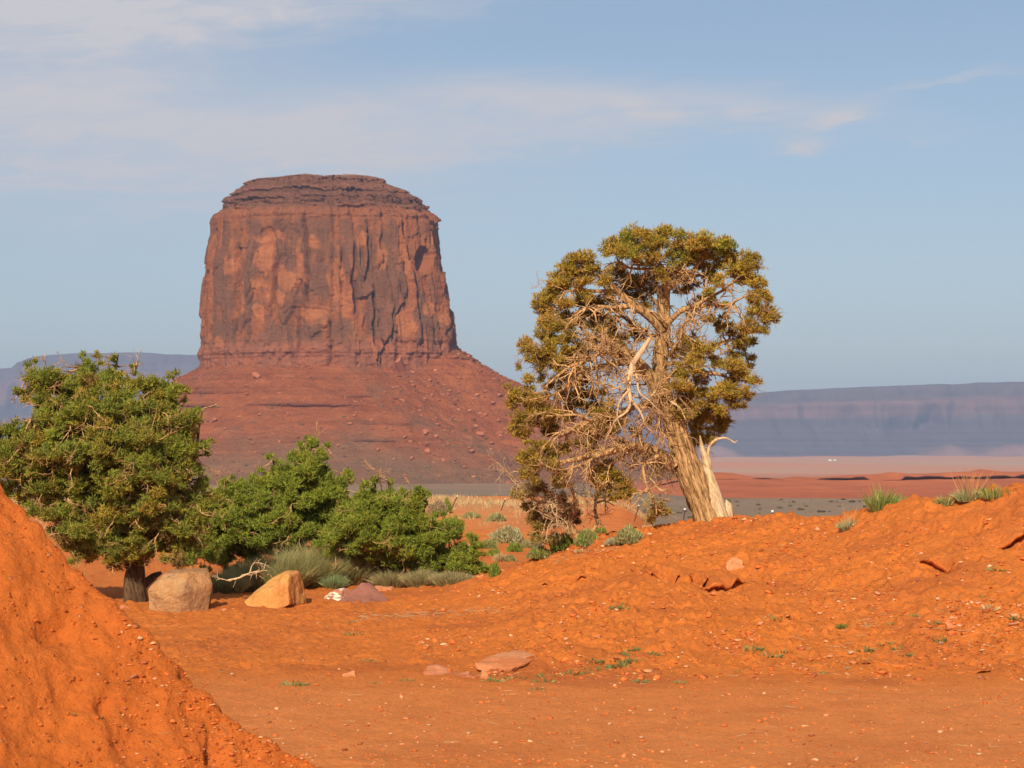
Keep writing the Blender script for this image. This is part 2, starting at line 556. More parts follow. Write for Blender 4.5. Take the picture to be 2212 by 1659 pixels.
    # close the small hole under the camera
    v = np.vstack([v, [[0, 0, z[:nc].mean()]]]); c = np.vstack([c, c[:1]])
    j = np.arange(nc, dtype=np.int32)
    cap = np.stack([np.full(nc, len(v) - 1), (j + 1) % nc, j, j], 1)
    f = f[:, ::-1]
    me = mesh('ground', v, f, M_GROUND, True, c)
    o = link('ground', me, kind='structure')
    return o


GROUND = build_ground()
bpy.context.view_layer.update()
SMOOTH_AT = ground_at


def ground_at(u, v, ymin=10., ymax=300., n=3000):
    """where the view ray through (u, v) meets the finished ground sheet"""
    u = np.atleast_1d(np.asarray(u, float)); v = np.atleast_1d(np.asarray(v, float))
    D = at(u, v, np.full(len(u), 10.)) - np.array([0, 0, CAMH])
    out = np.zeros((len(u), 3)); o = Vector((0, 0, CAMH))
    for i, d in enumerate(D):
        hit, loc, nrm, fi = GROUND.ray_cast(o, Vector(d).normalized(), distance=5000)
        out[i] = loc if hit else (0, -50, 0)
    return out

def ground_z(x, y):
    hit, loc, nrm, fi = GROUND.ray_cast(Vector((x, y, 30)), Vector((0, 0, -1)))
    return loc.z


def earth_ledges():
    """undercut lips of crusted earth along the bank"""
    sand, dk = np.array([.62, .176, .036]), np.array([.54, .150, .031])
    for k, (u0, v0, u1, v1, pull, gap) in enumerate(LEDGES):
        p = ground_at([u0, u1], [v0, v1])
        n = max(14, int(np.hypot(*(p[1] - p[0])[:2]) / .045))
        s = np.linspace(-.12, 1.12, n)
        x = p[0, 0] + (p[1, 0] - p[0, 0]) * s
        y = p[0, 1] + (p[1, 1] - p[0, 1]) * s + .30 * fbm(x * .8, x * 0, 3, 200 + k)
        e = sst(-.12, .25, s) * (1 - sst(.8, 1.12, s))
        jag = (.75 + .55 * fbm(x * 2.2, x * 0, 4, 300 + k)) * e
        h = (.15 * gap + .03) * e * (1 + .35 * fbm(x * 1.5, x * 0, 3, 400 + k))
        rows = []
        for dy, q in ((1.3, -.3), (1.0, .3), (.7, .6), (.4, .9), (.15, 1.0)):
            rows.append((y + dy, np.array([ground_z(a, b_) for a, b_ in zip(x, y + dy)]) + h * q - .03 * (q < 0) + .02 * e * fbm(x * 3, x * 0 + dy, 3, k)))
        zl = rows[-1][1] + .015
        yl = y - pull * jag
        rows += [(yl, zl - .02 * e), (yl - .02, zl - .05 * e), (yl + .03, zl - .10 * e), (yl + .25 * e, zl - .13 * e), (y + .35, np.array([ground_z(a, b_) for a, b_ in zip(x, y + .35)]) - .08)]
        V = np.vstack([np.stack([x, a, z_], 1) for a, z_ in rows])
        t = np.clip(.5 + fbm(V[:, 0], V[:, 1], 3, 9), 0, 1)[:, None]
        org = V.mean(0)
        link('earth_ledge', mesh('earth_ledge', V, grid_faces(len(rows), n), M_GROUND, True, sand * (1 - t) + dk * t), GROUND)


earth_ledges()

# ------------------------------------------------------------------ the butte
BD = 2000.0
ROWS = np.array([(381, 655, 742), (384, 630, 775), (389, 596, 806), (395, 541, 834), (404, 526, 846), (420, 512, 880), (431, 488, 905), (440, 481, 916), (455, 484, 920), (462, 481, 926),
                 (470, 471, 940), (490, 466, 946), (530, 463, 951), (560, 456, 955), (610, 451, 965), (650, 447, 971), (680, 446, 974), (740, 444, 986), (790, 441, 990), (860, 437, 998)], float)
BCX = (714 - U0) / F * BD
BRK = [([(275, 560), (272, 900), (268, 1260)], 4, 40), ([(560, 600), (545, 760), (533, 1000)], 7, 60), ([(735, 370), (748, 500), (757, 700), (747, 970)], 9, 45), ([(722, 760), (700, 960), (690, 1310)], 4, 60),
       ([(1068, 540), (1060, 750), (1067, 1010)], 5, 40), ([(1150, 400), (1163, 640), (1140, 790)], 6, 50), ([(1180, 830), (1200, 1100), (1217, 1370)], 6, 50), ([(1365, 360), (1400, 560), (1432, 750), (1468, 1000), (1482, 1210)], 9, 60),
       ([(912, 1030), (909, 1360)], 7, 60), ([(1285, 1160), (1222, 1340)], 5, 30), ([(1590, 600), (1655, 800), (1700, 1000), (1738, 1220)], 8, 50), ([(1555, 1050), (1592, 1250)], 4, 40),
       ([(1245, 440), (1240, 720)], 4, 40), ([(1310, 940), (1305, 1200)], 3, 30), ([(1385, 930), (1320, 1030)], 3, 30), ([(905, 640), (930, 850)], 2.5, 40), ([(975, 560), (985, 860)], 3, 60), ([(160, 500), (130, 800), (120, 1200)], 4, 30),
       ([(560, 380), (575, 470)], 4, 40), ([(640, 1150), (665, 1340)], 3, 40), ([(420, 560), (395, 720)], 2, 60)]
PALE = [(480, 640, 75, 95), (235, 690, 45, 80), (510, 505, 110, 32), (660, 800, 100, 60), (790, 1000, 110, 42), (440, 1010, 60, 60), (430, 830, 75, 32), (590, 770, 40, 60), (950, 800, 55, 160), (1010, 950, 60, 90), (715, 640, 26, 130), (1115, 520, 40, 60),
        (1385, 660, 30, 90), (1550, 985, 75, 55), (1540, 520, 45, 60), (1640, 1030, 35, 45), (300, 960, 30, 60), (570, 900, 70, 40), (1240, 620, 30, 120), (800, 540, 50, 60), (880, 1080, 40, 60), (1390, 1060, 70, 110), (190, 1200, 40, 40)]
DARK = [(330, 860, 55, 270), (620, 640, 60, 110), (860, 760, 55, 150), (1270, 680, 60, 270), (1175, 900, 40, 110), (220, 1160, 80, 110), (420, 965, 75, 25), (440, 745, 75, 14), (1010, 640, 40, 140), (1220, 1050, 60, 120), (860, 500, 50, 60),
        (190, 800, 40, 180), (760, 1150, 100, 90), (1090, 760, 30, 180), (1350, 800, 40, 110), (560, 1150, 90, 90), (400, 1230, 120, 60), (1010, 1110, 60, 70), (1480, 1000, 30, 150)]


def blocks(s, z, w, h, seed):
    ss = s / w + .38 * n2(s / w * .8, z / (1.6 * h), seed)
    c = np.floor(ss)
    r = np.floor(z / h + hsh(c, 0, 0, seed + 1) * 3 + .15 * n2(s / w * 2, z / h, seed + 2))
    return hsh(c, r, 0, seed + 3) * 2 - 1, ss - c


def footprint(ph, w, dep):
    c, s = np.cos(ph), np.sin(ph)
    e = 2 / 2.7
    return w * np.sign(c) * np.abs(c) ** e, dep * np.sign(s) * np.abs(s) ** e


def build_butte():
    # ring parameter: dense on the side that faces the camera (ph in (pi, 2 pi))
    tf = np.linspace(0, 1, 430)
    front = math.pi * .93 + tf * math.pi * 1.14
    tb = np.linspace(0, 1, 36, False)[1:]
    back = math.pi * 2.07 + tb * math.pi * .86
    ph = np.concatenate([front, back]); nc = len(ph)
    vv = np.concatenate([np.linspace(381, 462, 84, False), np.linspace(462, 830, 215)])
    uL = np.interp(vv, ROWS[:, 0], ROWS[:, 1]); uR = np.interp(vv, ROWS[:, 0], ROWS[:, 2])
    z = CAMH + (1000 - vv) / F * BD
    xl = (uL - U0) / F * BD; xr = (uR - U0) / F * BD
    w = (xr - xl) / 2; cx = (xl + xr) / 2
    fx, fy = footprint(ph, 1.0, 1.0)
    X = cx[:, None] + w[:, None] * fx[None]; Y = BD + (w * .80)[:, None] * fy[None]
    Z = np.repeat(z[:, None], nc, 1); V = np.repeat(vv[:, None], nc, 1)
    # outward direction
    nx, ny = fx * 1.0, fy / .9
    ln = np.hypot(nx, ny); nx, ny = nx / ln, ny / ln
    dS = np.concatenate([[0], np.cumsum(np.hypot(np.diff(fx * 110), np.diff(fy * 88)))])
    S = np.repeat(dS[None], len(vv), 0)
    s, zz = S.ravel(), Z.ravel(); v = V.ravel(); x = X.ravel(); y = Y.ravel()
    # photo position of each point, in the units of the close study of the cliff
    zx = ((x / (y - 0)) * F + U0 - 414.7) / .3281
    zy = (1000 - (zz - CAMH) / y * F - 345.6) / .3281
    cliff = sst(459, 466, v)
    cap = 1 - sst(455, 466, v)
    low = sst(735, 765, v)
    b1, f1 = blocks(s, zz, 34, 120, 1); b2, f2 = blocks(s, zz, 14, 55, 7); b3, f3 = blocks(s, zz, 6, 24, 13); b4, f4 = blocks(s, zz, 2.6, 9, 19)
    d = cliff * (3.4 * b1 + 2.1 * b2 + 1.0 * b3 + .5 * b4) * (1 - .55 * low)
    d -= cliff * 1.6 * np.exp(-(np.minimum(f2, 1 - f2) * 14 / .9) ** 2) * (hsh(np.floor(s / 14), np.floor(zz / 110), 0, 5) > .55)
    d += cliff * 1.3 * fbm(s / 9., zz / 14., 4, 29)
    fac = np.sin(np.clip((ny.reshape(1, -1) * np.ones_like(X)).ravel() * -1, 0, 1) * math.pi / 2)
    frontm = (y < BD + 10)
    rr_ = random.Random(12)
    extra = []
    for _ in range(34):
        xx, y0 = rr_.uniform(120, 1680), rr_.uniform(420, 1050); ln_ = rr_.uniform(90, 330)
        extra.append(([(xx, y0), (xx + rr_.uniform(-12, 12), y0 + ln_ / 2), (xx + rr_.uniform(-20, 20) + (xx - 800) * .05, y0 + ln_)], rr_.uniform(.8, 2.6), rr_.uniform(15, 45)))
    for pl, A, L in BRK + extra:
        pl = np.array(pl, float)
        k = np.where(frontm & (zy > pl[0, 1] - 30) & (zy < pl[-1, 1] + 30) & (zx > pl[:, 0].min() - 260) & (zx < pl[:, 0].max() + 60))[0]
        xc = np.interp(zy[k], pl[:, 1], pl[:, 0]) + 10 * n2(zy[k] / 60., zy[k] * 0, int(pl[0, 0]))
        e = sst(pl[0, 1] - 30, pl[0, 1] + 40, zy[k]) * (1 - sst(pl[-1, 1] - 50, pl[-1, 1] + 30, zy[k]))
        q = zx[k] - xc
        d[k] += e * A * .8 * np.exp(np.minimum(q, 0) / L) * (1 - sst(-4, 4, q))
        d[k] -= e * (1.5 + A * .75) * np.exp(-((q - 5) / 9.) ** 2)
    # alcove high on the right-hand side, scar of a fallen slab in the middle
    q = ((zx - 1508) / 48) ** 2 + ((zy - 660) / 85) ** 2
    d -= frontm * 15 * np.clip(1.25 - q, 0, 1) ** .6 * (zy < 750)
    slab = frontm * sst(700, 712, zx) * (1 - sst(880, 915, zx)) * sst(0, 25, zy - (950 + (zx - 700) * .35)) * np.clip((1400 - zy) / 400, 0, 1)
    d += slab * 3.2
    # bedded caprock, bedded foot of the cliff, thin-bedded band under the cap
    bed = (hsh(np.floor(zz / 2.3 + .9 * fbm(s / 40., zz * 0, 3, 3)), 0, 0, 77) - .5) * 2
    bed2 = (hsh(np.floor(zz / 5.2 + .7 * fbm(s / 60., zz * 0, 3, 5)), 0, 0, 79) - .5) * 2
    d += cap * (3.8 * bed2 + 2.6 * bed + 2.2 * b3 + 1.4 * b4 + 3.4 * fbm(s / 14., zz / 5., 4, 37))
    lowbed = (hsh(np.floor(zz / 3.4 + .15 * n2(s / 60., zz * 0, 8)), 0, 0, 83) - .5) * 2
    d += low * (1.5 * lowbed + 1.5 * b3 + .9 * b4 + 1.2 * fbm(s / 6., zz / 4., 3, 97)) + low * 2.0
    band = sst(463, 468, v) * (1 - sst(484, 498, v))
    d += band * (1.0 * lowbed + .8 * b3 + 1.6 * fbm(s / 10., zz / 4., 3, 91))
    topfade = np.clip((v - 380) / 5., .3, 1)
    d *= topfade
    NX = np.repeat(nx[None], len(vv), 0).ravel(); NY = np.repeat(ny[None], len(vv), 0).ravel()
    x2 = x + NX * d; y2 = y + NY * d
    z2 = zz + cap * (1.6 * fbm(s / 22., zz / 30., 3, 57) + .9 * b3) + (1 - sst(381, 392, v)) * 2.0 * fbm(x / 14., y / 14., 3, 58)
    # rock colours: orange sandstone, dark desert varnish, maroon cap
    org = np.array([.265, .090, .037]); pale = np.array([.40, .145, .058]); var = np.array([.140, .066, .040]); capc = np.array([.175, .075, .048]); capt = np.array([.36, .20, .12]); foot = np.array([.30, .105, .062])
    nz = fbm(s / 9., zz / 34., 5, 63, .6)
    dk = sst(-.22, .22, nz + .25 * b2 + .18 * b3 + .3 * fbm(s / 3., zz / 9., 3, 69))
    wx_ = 55 * fbm(s / 7., zz / 16., 4, 163) + 10 * b3; wy_ = 60 * fbm(s / 5., zz / 12., 4, 167)
    for (ex, ey, rx, ry) in DARK:
        dk = np.maximum(dk, 1.1 * (1 - sst(.45, 1.3, ((zx - ex + wx_) / rx) ** 2 + ((zy - ey + wy_) / ry) ** 2)) * frontm)
    pk = np.zeros(len(s))
    for (ex, ey, rx, ry) in PALE:
        pk = np.maximum(pk, (1 - sst(.5, 1.25, ((zx - ex + wx_ * .8) / rx) ** 2 + ((zy - ey + wy_ * .8) / ry) ** 2)) * frontm)
    dk = np.clip(dk * .80 * (1 - .8 * pk), 0, 1)[:, None]; pk = (np.clip(pk, 0, 1) * .62)[:, None]
    c = org * (1 - pk) + pale * pk
    c = c * (1 - dk) + var * dk
    lw = (low * .55)[:, None]; c = c * (1 - lw) + foot * lw
    bd = (band * .7)[:, None]; c = c * (1 - bd) + np.array([.25, .088, .042]) * bd
    cp = cap[:, None]; cc = capc * (1 + .35 * bed2[:, None] * .6 + .2 * bed[:, None])
    tt = (1 - sst(381, 394, v))[:, None] * .7
    cc = cc * (1 - tt) + capt * tt
    c = c * (1 - cp) + cc * cp
    P = np.stack([x2, y2, z2], 1)
    nr = len(vv)
    root = bpy.data.objects.new('butte', None); COL.objects.link(root)
    root.location = (BCX, BD, -13)
    tag(root, 'tall red sandstone butte with sheer cliff and stepped cap', kind='structure')
    off = np.array([BCX, BD, -13.0])
    kcap = int(np.searchsorted(vv, 463))
    # caprock: rows 0..kcap closed at the top
    Pc = np.vstack([P[:(kcap + 1) * nc], [[cx[0], BD, z[0] + 1.0]]]); Cc = np.vstack([c[:(kcap + 1) * nc], c[:1]])
    fq = grid_faces(kcap + 1, nc, True)
    j = np.arange(nc)
    tri = np.stack([np.full(nc, len(Pc) - 1), j, (j + 1) % nc], 1)
    ft = np.vstack([fq[:, [0, 3, 2]], fq[:, [0, 2, 1]], tri])
    link('caprock', mesh('caprock', Pc - off, ft, M_BUTTE, False, Cc), root)
    Pl, Cl = P[kcap * nc:], c[kcap * nc:]
    fq = grid_faces(nr - kcap, nc, True)[:, ::-1]
    link('cliff', mesh('cliff', Pl - off, fq, M_BUTTE, False, Cl), root)
    return root, off


BUTTE, BOFF = build_butte()


def talus_pt(ph, t):
    """ph: bearing round the butte, t: metres out from the cliff foot; returns smooth x, y, z"""
    fx, fy = footprint(ph, 109.0, 87.0)
    ln = np.hypot(fx, fy)
    x = BCX + fx / ln * (ln + t); y = BD + fy / ln * (ln + t)
    c = np.cos(ph)
    z0 = 84 + 18 * sst(.55, .97, c) + 2.5 * sst(.3, 1, -c)
    z = z0 - .56 * t
    zt = -13.5 - 0 * t
    k = 26.0
    hh = np.clip(.5 + .5 * (z - zt) / k, 0, 1)
    return x, y, zt * (1 - hh) + z * hh + k * hh * (1 - hh)


def talus_shape(ph, t, rock=False):
    x, y, z = talus_pt(ph, t)
    s = ph * 130
    g = sst(0, 30, t)
    z = z + g * (6.0 * fbm(s / 34., t / 120., 4, 101) + 2.3 * fbm(s / 9., t / 11., 4, 103) + 1.5 * np.maximum(fbm(s / 4., t / 4., 2, 105), 0))
    z = z + (1 - g) * 2.0 * fbm(s / 12., t / 8., 3, 107)
    rightside = sst(.1, .6, np.cos(ph))
    z = z + rightside * g * 1.8 * np.abs(fbm(s / 7., t / 7., 3, 109))
    out = 0; rockm = np.zeros(len(x))
    zx = (((x / y) * F + U0) - 362.9) / .3515
    for (zl, a, b, A) in ((49.8, 480, 1220, 5.5), (49.3, 40, 300, 4.5), (60.7, 60, 470, 3.2), (64.9, 20, 700, 2.6), (57, 980, 1250, 2.4), (19.9, 690, 1520, 3.2), (33.6, 880, 1500, 1.6), (73, 60, 600, 1.8)):
        zc = zl + .7 * n2(s / 20., s * 0, int(zl))
        e = sst(a - 40, a + 20, zx) * (1 - sst(b - 20, b + 40, zx)) * (.7 + .5 * n2(s / 11., s * 0, int(zl) + 5)).clip(0, 1)
        q = z - zc
        out = out + e * np.where(q > 0, A * np.exp(-np.abs(q) / 7), 0) * (np.sin(ph) < .1)
        rockm = np.maximum(rockm, e * np.exp(-((q - .6) / 1.3) ** 2) * min(1., A / 4.5))
    # bedded shoulder under the right-hand end of the cliff
    sh = sst(.72, .9, np.cos(ph)) * (t < 26)
    out = out + sh * 5 * (hsh(np.floor(z / 2.4), 0, 0, 5) - .3) * sst(3, 9, t)
    x = x + np.cos(ph) * out; y = y + np.sin(ph) * out
    return (x, y, z, rockm) if rock else (x, y, z)


def build_talus():
    ph = np.concatenate([math.pi * .9 + np.linspace(0, 1, 470) * math.pi * 1.2, math.pi * 2.1 + np.linspace(0, 1, 30, False)[1:] * math.pi * .8])
    t = np.concatenate([[-25, -12, -6], np.linspace(-3, 130, 165, False), np.linspace(130, 420, 40)])
    T, P = np.meshgrid(t, ph, indexing='ij')
    x, y, z, rockm = talus_shape(P.ravel(), T.ravel(), True)
    t_, p_ = T.ravel(), P.ravel(); s = p_ * 130
    z = np.where(t_ > 330, z - (t_ - 330) * .05, z)
    a = np.array([.225, .064, .025]); b = np.array([.29, .092, .037]); cgrey = np.array([.165, .075, .042]); veg = np.array([.185, .135, .085])
    k = np.clip(.45 + .9 * fbm(s / 24., t_ / 16., 5, 121), 0, 1)[:, None]
    c = a * (1 - k) + b * k
    k = (sst(.05, .5, fbm(s / 13. + 4, t_ / 22., 5, 123)) * .6)[:, None]
    c = c * (1 - k) + cgrey * k
    bd = hsh(np.floor(z / 2.1 + .2 * n2(s / 40., s * 0, 3)), 0, 0, 9)
    c = c * (.93 + .14 * bd[:, None])
    k = (rockm * .8)[:, None]
    c = c * (1 - k) + np.array([.14, .048, .032]) * k
    k = (sst(85, 190, t_ + 35 * fbm(s / 25., t_ / 30., 3, 125)) * .55)[:, None]
    c = c * (1 - k) + veg * k
    f = grid_faces(len(t), len(ph), True)[:, ::-1]
    me = mesh('talus', np.stack([x, y, z], 1) - BOFF, f, M_BUTTE, False, c)
    link('talus_slope', me, BUTTE)


build_talus()


def rock_mesh(name, seed, mat, sub=2, amp=.12, flat=.8, boxy=.5):
    """angular rock: hull of random points, a few cuts, roughened"""
    r = random.Random(seed)
    bm = bmesh.new()
    for i in range(16):
        p = Vector((r.gauss(0, 1), r.gauss(0, 1), r.gauss(0, 1))).normalized()
        m_ = max(abs(p.x), abs(p.y), abs(p.z))
        p = p * (1 - boxy) + p / m_ * boxy * .85
        bm.verts.new((p.x * .5, p.y * .42, p.z * .5 * flat))
    res = bmesh.ops.convex_hull(bm, input=bm.verts)
    bmesh.ops.delete(bm, geom=list({g for g in res['geom_interior'] + res['geom_unused'] if isinstance(g, bmesh.types.BMVert)}), context='VERTS')
    for _ in range(sub):
        bmesh.ops.subdivide_edges(bm, edges=bm.edges[:], cuts=1, use_grid_fill=True)
    bmesh.ops.triangulate(bm, faces=bm.faces[:])
    bm.normal_update()
    if sub:
        P = np.array([v.co[:] for v in bm.verts]); N = np.array([v.normal[:] for v in bm.verts])
        d = amp * (.6 * fb3(P * 3 + seed, 3, seed) + .0)
        for v, q, n, dd in zip(bm.verts, P, N, d):
            v.co = q + n * dd
    me = bpy.data.meshes.new(name); bm.to_mesh(me); bm.free()
    me.materials.append(mat)
    return me


def merge_copies(base_vs, base_fs, which, posn, scale, rot, tint=None):
    """many copies of small base meshes as one array set"""
    V, Fc, C = [], [], []
    n0 = 0
    for b in range(len(base_vs)):
        k = np.where(which == b)[0]
        if not len(k):
            continue
        bv, bf = base_vs[b], base_fs[b]
        c, s = np.cos(rot[k]), np.sin(rot[k])
        q = bv[None] * scale[k][:, None, :]
        x = q[..., 0] * c[:, None] - q[..., 1] * s[:, None]; y = q[..., 0] * s[:, None] + q[..., 1] * c[:, None]
        p = np.stack([x, y, q[..., 2]], -1) + posn[k][:, None]
        V.append(p.reshape(-1, 3))
        Fc.append((bf[None] + (np.arange(len(k)) * len(bv))[:, None, None] + n0).reshape(-1, bf.shape[1]))
        n0 += len(k) * len(bv)
        if tint is not None:
            C.append(np.repeat(tint[k], len(bv), 0))
    return np.vstack(V), np.vstack(Fc), (np.vstack(C) if C else None)


def mesh_arrays(me):
    v = np.zeros(len(me.vertices) * 3); me.vertices.foreach_get('co', v)
    f = np.array([p.vertices[:] for p in me.polygons])
    return v.reshape(-1, 3), f


M_TROCK = m_rock('talus_boulder_rock', (.34, .105, .055), (.40, .145, .078), (.26, .095, .06), .08, .4)
M_VROCK = material('rubble_rock')[0]
_g = NT(M_VROCK.node_tree); _g.l.new(_g.attr('Col').outputs['Color'], M_VROCK.node_tree.nodes['Principled BSDF'].inputs['Base Color'])
LOWROCK = [mesh_arrays(rock_mesh('tmp', 900 + i, M_VROCK, 0, 0, .75, .5)) for i in range(9)]
MIDROCK = [mesh_arrays(rock_mesh('tmp', 950 + i, M_VROCK, 1, .10, .75, .5)) for i in range(5)]


def talus_rocks():
    r = np.random.default_rng(5)
    variants = [rock_mesh('talus_boulder', 300 + i, M_TROCK, 1, .12, .8, .6) for i in range(6)]
    # boulders that can be made out one by one: (x, y) in the close study of the slope, and size in metres
    big = [(1435, 195, 17, 1), (540, 228, 15, 0), (1400, 365, 12, 0), (1385, 300, 7, 0), (1440, 375, 8, 0), (1500, 200, 7, 0), (1610, 255, 8, 0), (1655, 262, 6, 0), (1790, 325, 7, 0), (1945, 325, 9, 0), (2040, 350, 9, 0), (2000, 395, 10, 0), (1575, 575, 11, 0), (1460, 600, 7, 0),
           (2040, 580, 9, 0), (1920, 585, 12, 0), (1595, 650, 12, 0), (1600, 690, 13, 0), (2040, 690, 8, 0), (1500, 735, 9, 0), (1290, 680, 6, 0), (740, 460, 8, 0), (565, 465, 7, 0), (345, 550, 6, 0), (330, 605, 6, 0), (280, 505, 12, 0), (480, 285, 6, 0), (405, 262, 5, 0), (1160, 455, 5, 0), (1245, 495, 5, 0),
           (1480, 470, 5, 0), (1695, 200, 5, 0), (1720, 340, 7, 0), (1780, 325, 5, 0), (1870, 690, 12, 0), (1850, 440, 7, 0), (1640, 600, 8, 0), (2100, 280, 8, 0), (1920, 200, 7, 0), (1180, 575, 5, 0), (1045, 655, 7, 0), (690, 630, 6, 0), (500, 610, 6, 0), (640, 580, 5, 0), (1990, 640, 9, 0), (1700, 560, 6, 0), (1760, 480, 6, 0), (1550, 440, 6, 0),
           (1890, 530, 7, 0), (1330, 450, 5, 0), (930, 540, 4, 0), (820, 510, 4, 0), (1390, 740, 6, 0), (1690, 745, 8, 0), (1820, 790, 7, 0), (1950, 470, 8, 0)]
    PH = np.linspace(math.pi * .95, math.pi * 2.08, 500); TT = np.linspace(0, 300, 400)
    T, P = np.meshgrid(TT, PH, indexing='ij'); X, Y, Z = talus_shape(P.ravel(), T.ravel())
    uu = X / Y * F + U0; v_ = 1000 - (Z - CAMH) / Y * F
    names = {0: 'long pale rock slab leaning on the talus just below the cliff', 1: 'flat pale rock block high on the talus under the left part of the cliff'}
    bands = ((270, 'among those high on the talus just under the cliff'), (430, 'in the upper half of the talus'), (620, 'in the lower half of the talus'), (9999, 'among those low on the talus above the brush'))
    words = ORD
    which = [next(k for k, (lim, _) in enumerate(bands) if zy < lim) for _, zy, _, _ in big]
    for k in range(4):
        row = sorted([i for i in range(2, len(big)) if which[i] == k], key=lambda i: big[i][0])
        for q, i in enumerate(row):
            names[i] = ('leftmost reddish boulder ' if q == 0 else words[q] + ' reddish boulder from the left ') + bands[k][1]
    for i, (zx, zy, s, lean) in enumerate(big):
        u, v = zx * .3515 + 362.9, zy * .3515 + 734.4
        k = np.argmin((uu - u) ** 2 + (v_ - v) ** 2 + .0002 * np.maximum(Y - 1995, 0))
        o = link('talus_boulder', variants[i % 6], loc=(X[k], Y[k], Z[k] + .12 * s), cat='boulder', group='boulders lying on the talus of the butte',
                 label=names.get(i, 'reddish boulder lying on the talus slope of the butte'))
        if lean:
            o.scale = (11, 10, 34); o.rotation_euler = (math.radians(28), math.radians(-27), .3)
        else:
            s *= .60; o.scale = (s * r.uniform(.9, 1.3), s * r.uniform(.7, 1.1), s * r.uniform(.6, .95)); o.rotation_euler = (r.uniform(-.3, .3), r.uniform(-.3, .3), r.uniform(0, 6.28))
    n = 7000
    ph = math.pi + r.uniform(-.05, 1.05, n) * math.pi; t = r.uniform(2, 260, n) ** 1.0
    keep = r.random(n) < .35 + .65 * sst(-.2, .7, np.cos(ph))
    ph, t = ph[keep], t[keep]; n = len(ph)
    x, y, z = talus_shape(ph, t)
    s = np.clip(r.lognormal(.35, .6, n), .7, 5.0)[:, None] * np.stack([r.uniform(.8, 1.4, n), r.uniform(.7, 1.1, n), r.uniform(.55, .95, n)], 1)
    base = np.array([[.28, .095, .044], [.33, .125, .062], [.17, .068, .04], [.26, .076, .033]])[r.integers(0, 4, n)] * r.uniform(.8, 1.2, (n, 1))
    V, Fc, C = merge_copies([a for a, b in LOWROCK], [b for a, b in LOWROCK], r.integers(0, len(LOWROCK), n), np.stack([x, y, z + .1 * s[:, 2]], 1), s, r.uniform(0, 6.28, n), base)
    link('talus_rubble', mesh('talus_rubble', V - BOFF, Fc, M_VROCK, False, C), BUTTE, kind='stuff')
    # brush growing on the foot of the talus
    n = 1500
    ph = math.pi + r.uniform(-.02, 1.02, n) * math.pi; t = 60 + 300 * r.random(n) ** .7
    x, y, z = talus_shape(ph, t)
    s = r.uniform(1.0, 3.2, (n, 1)) * np.array([[1.2, 1.2, .8]])
    V, Fc, C = merge_copies([a for a, b in LOWROCK], [b for a, b in LOWROCK], r.integers(0, len(LOWROCK), n), np.stack([x, y, z + .2], 1), s, r.uniform(0, 6.28, n), np.array([[.085, .085, .045]]) * r.uniform(.7, 1.5, (n, 1)))
    link('talus_brush', mesh('talus_brush', V - BOFF, Fc, M_VROCK, False, C), BUTTE, kind='stuff')


talus_rocks()


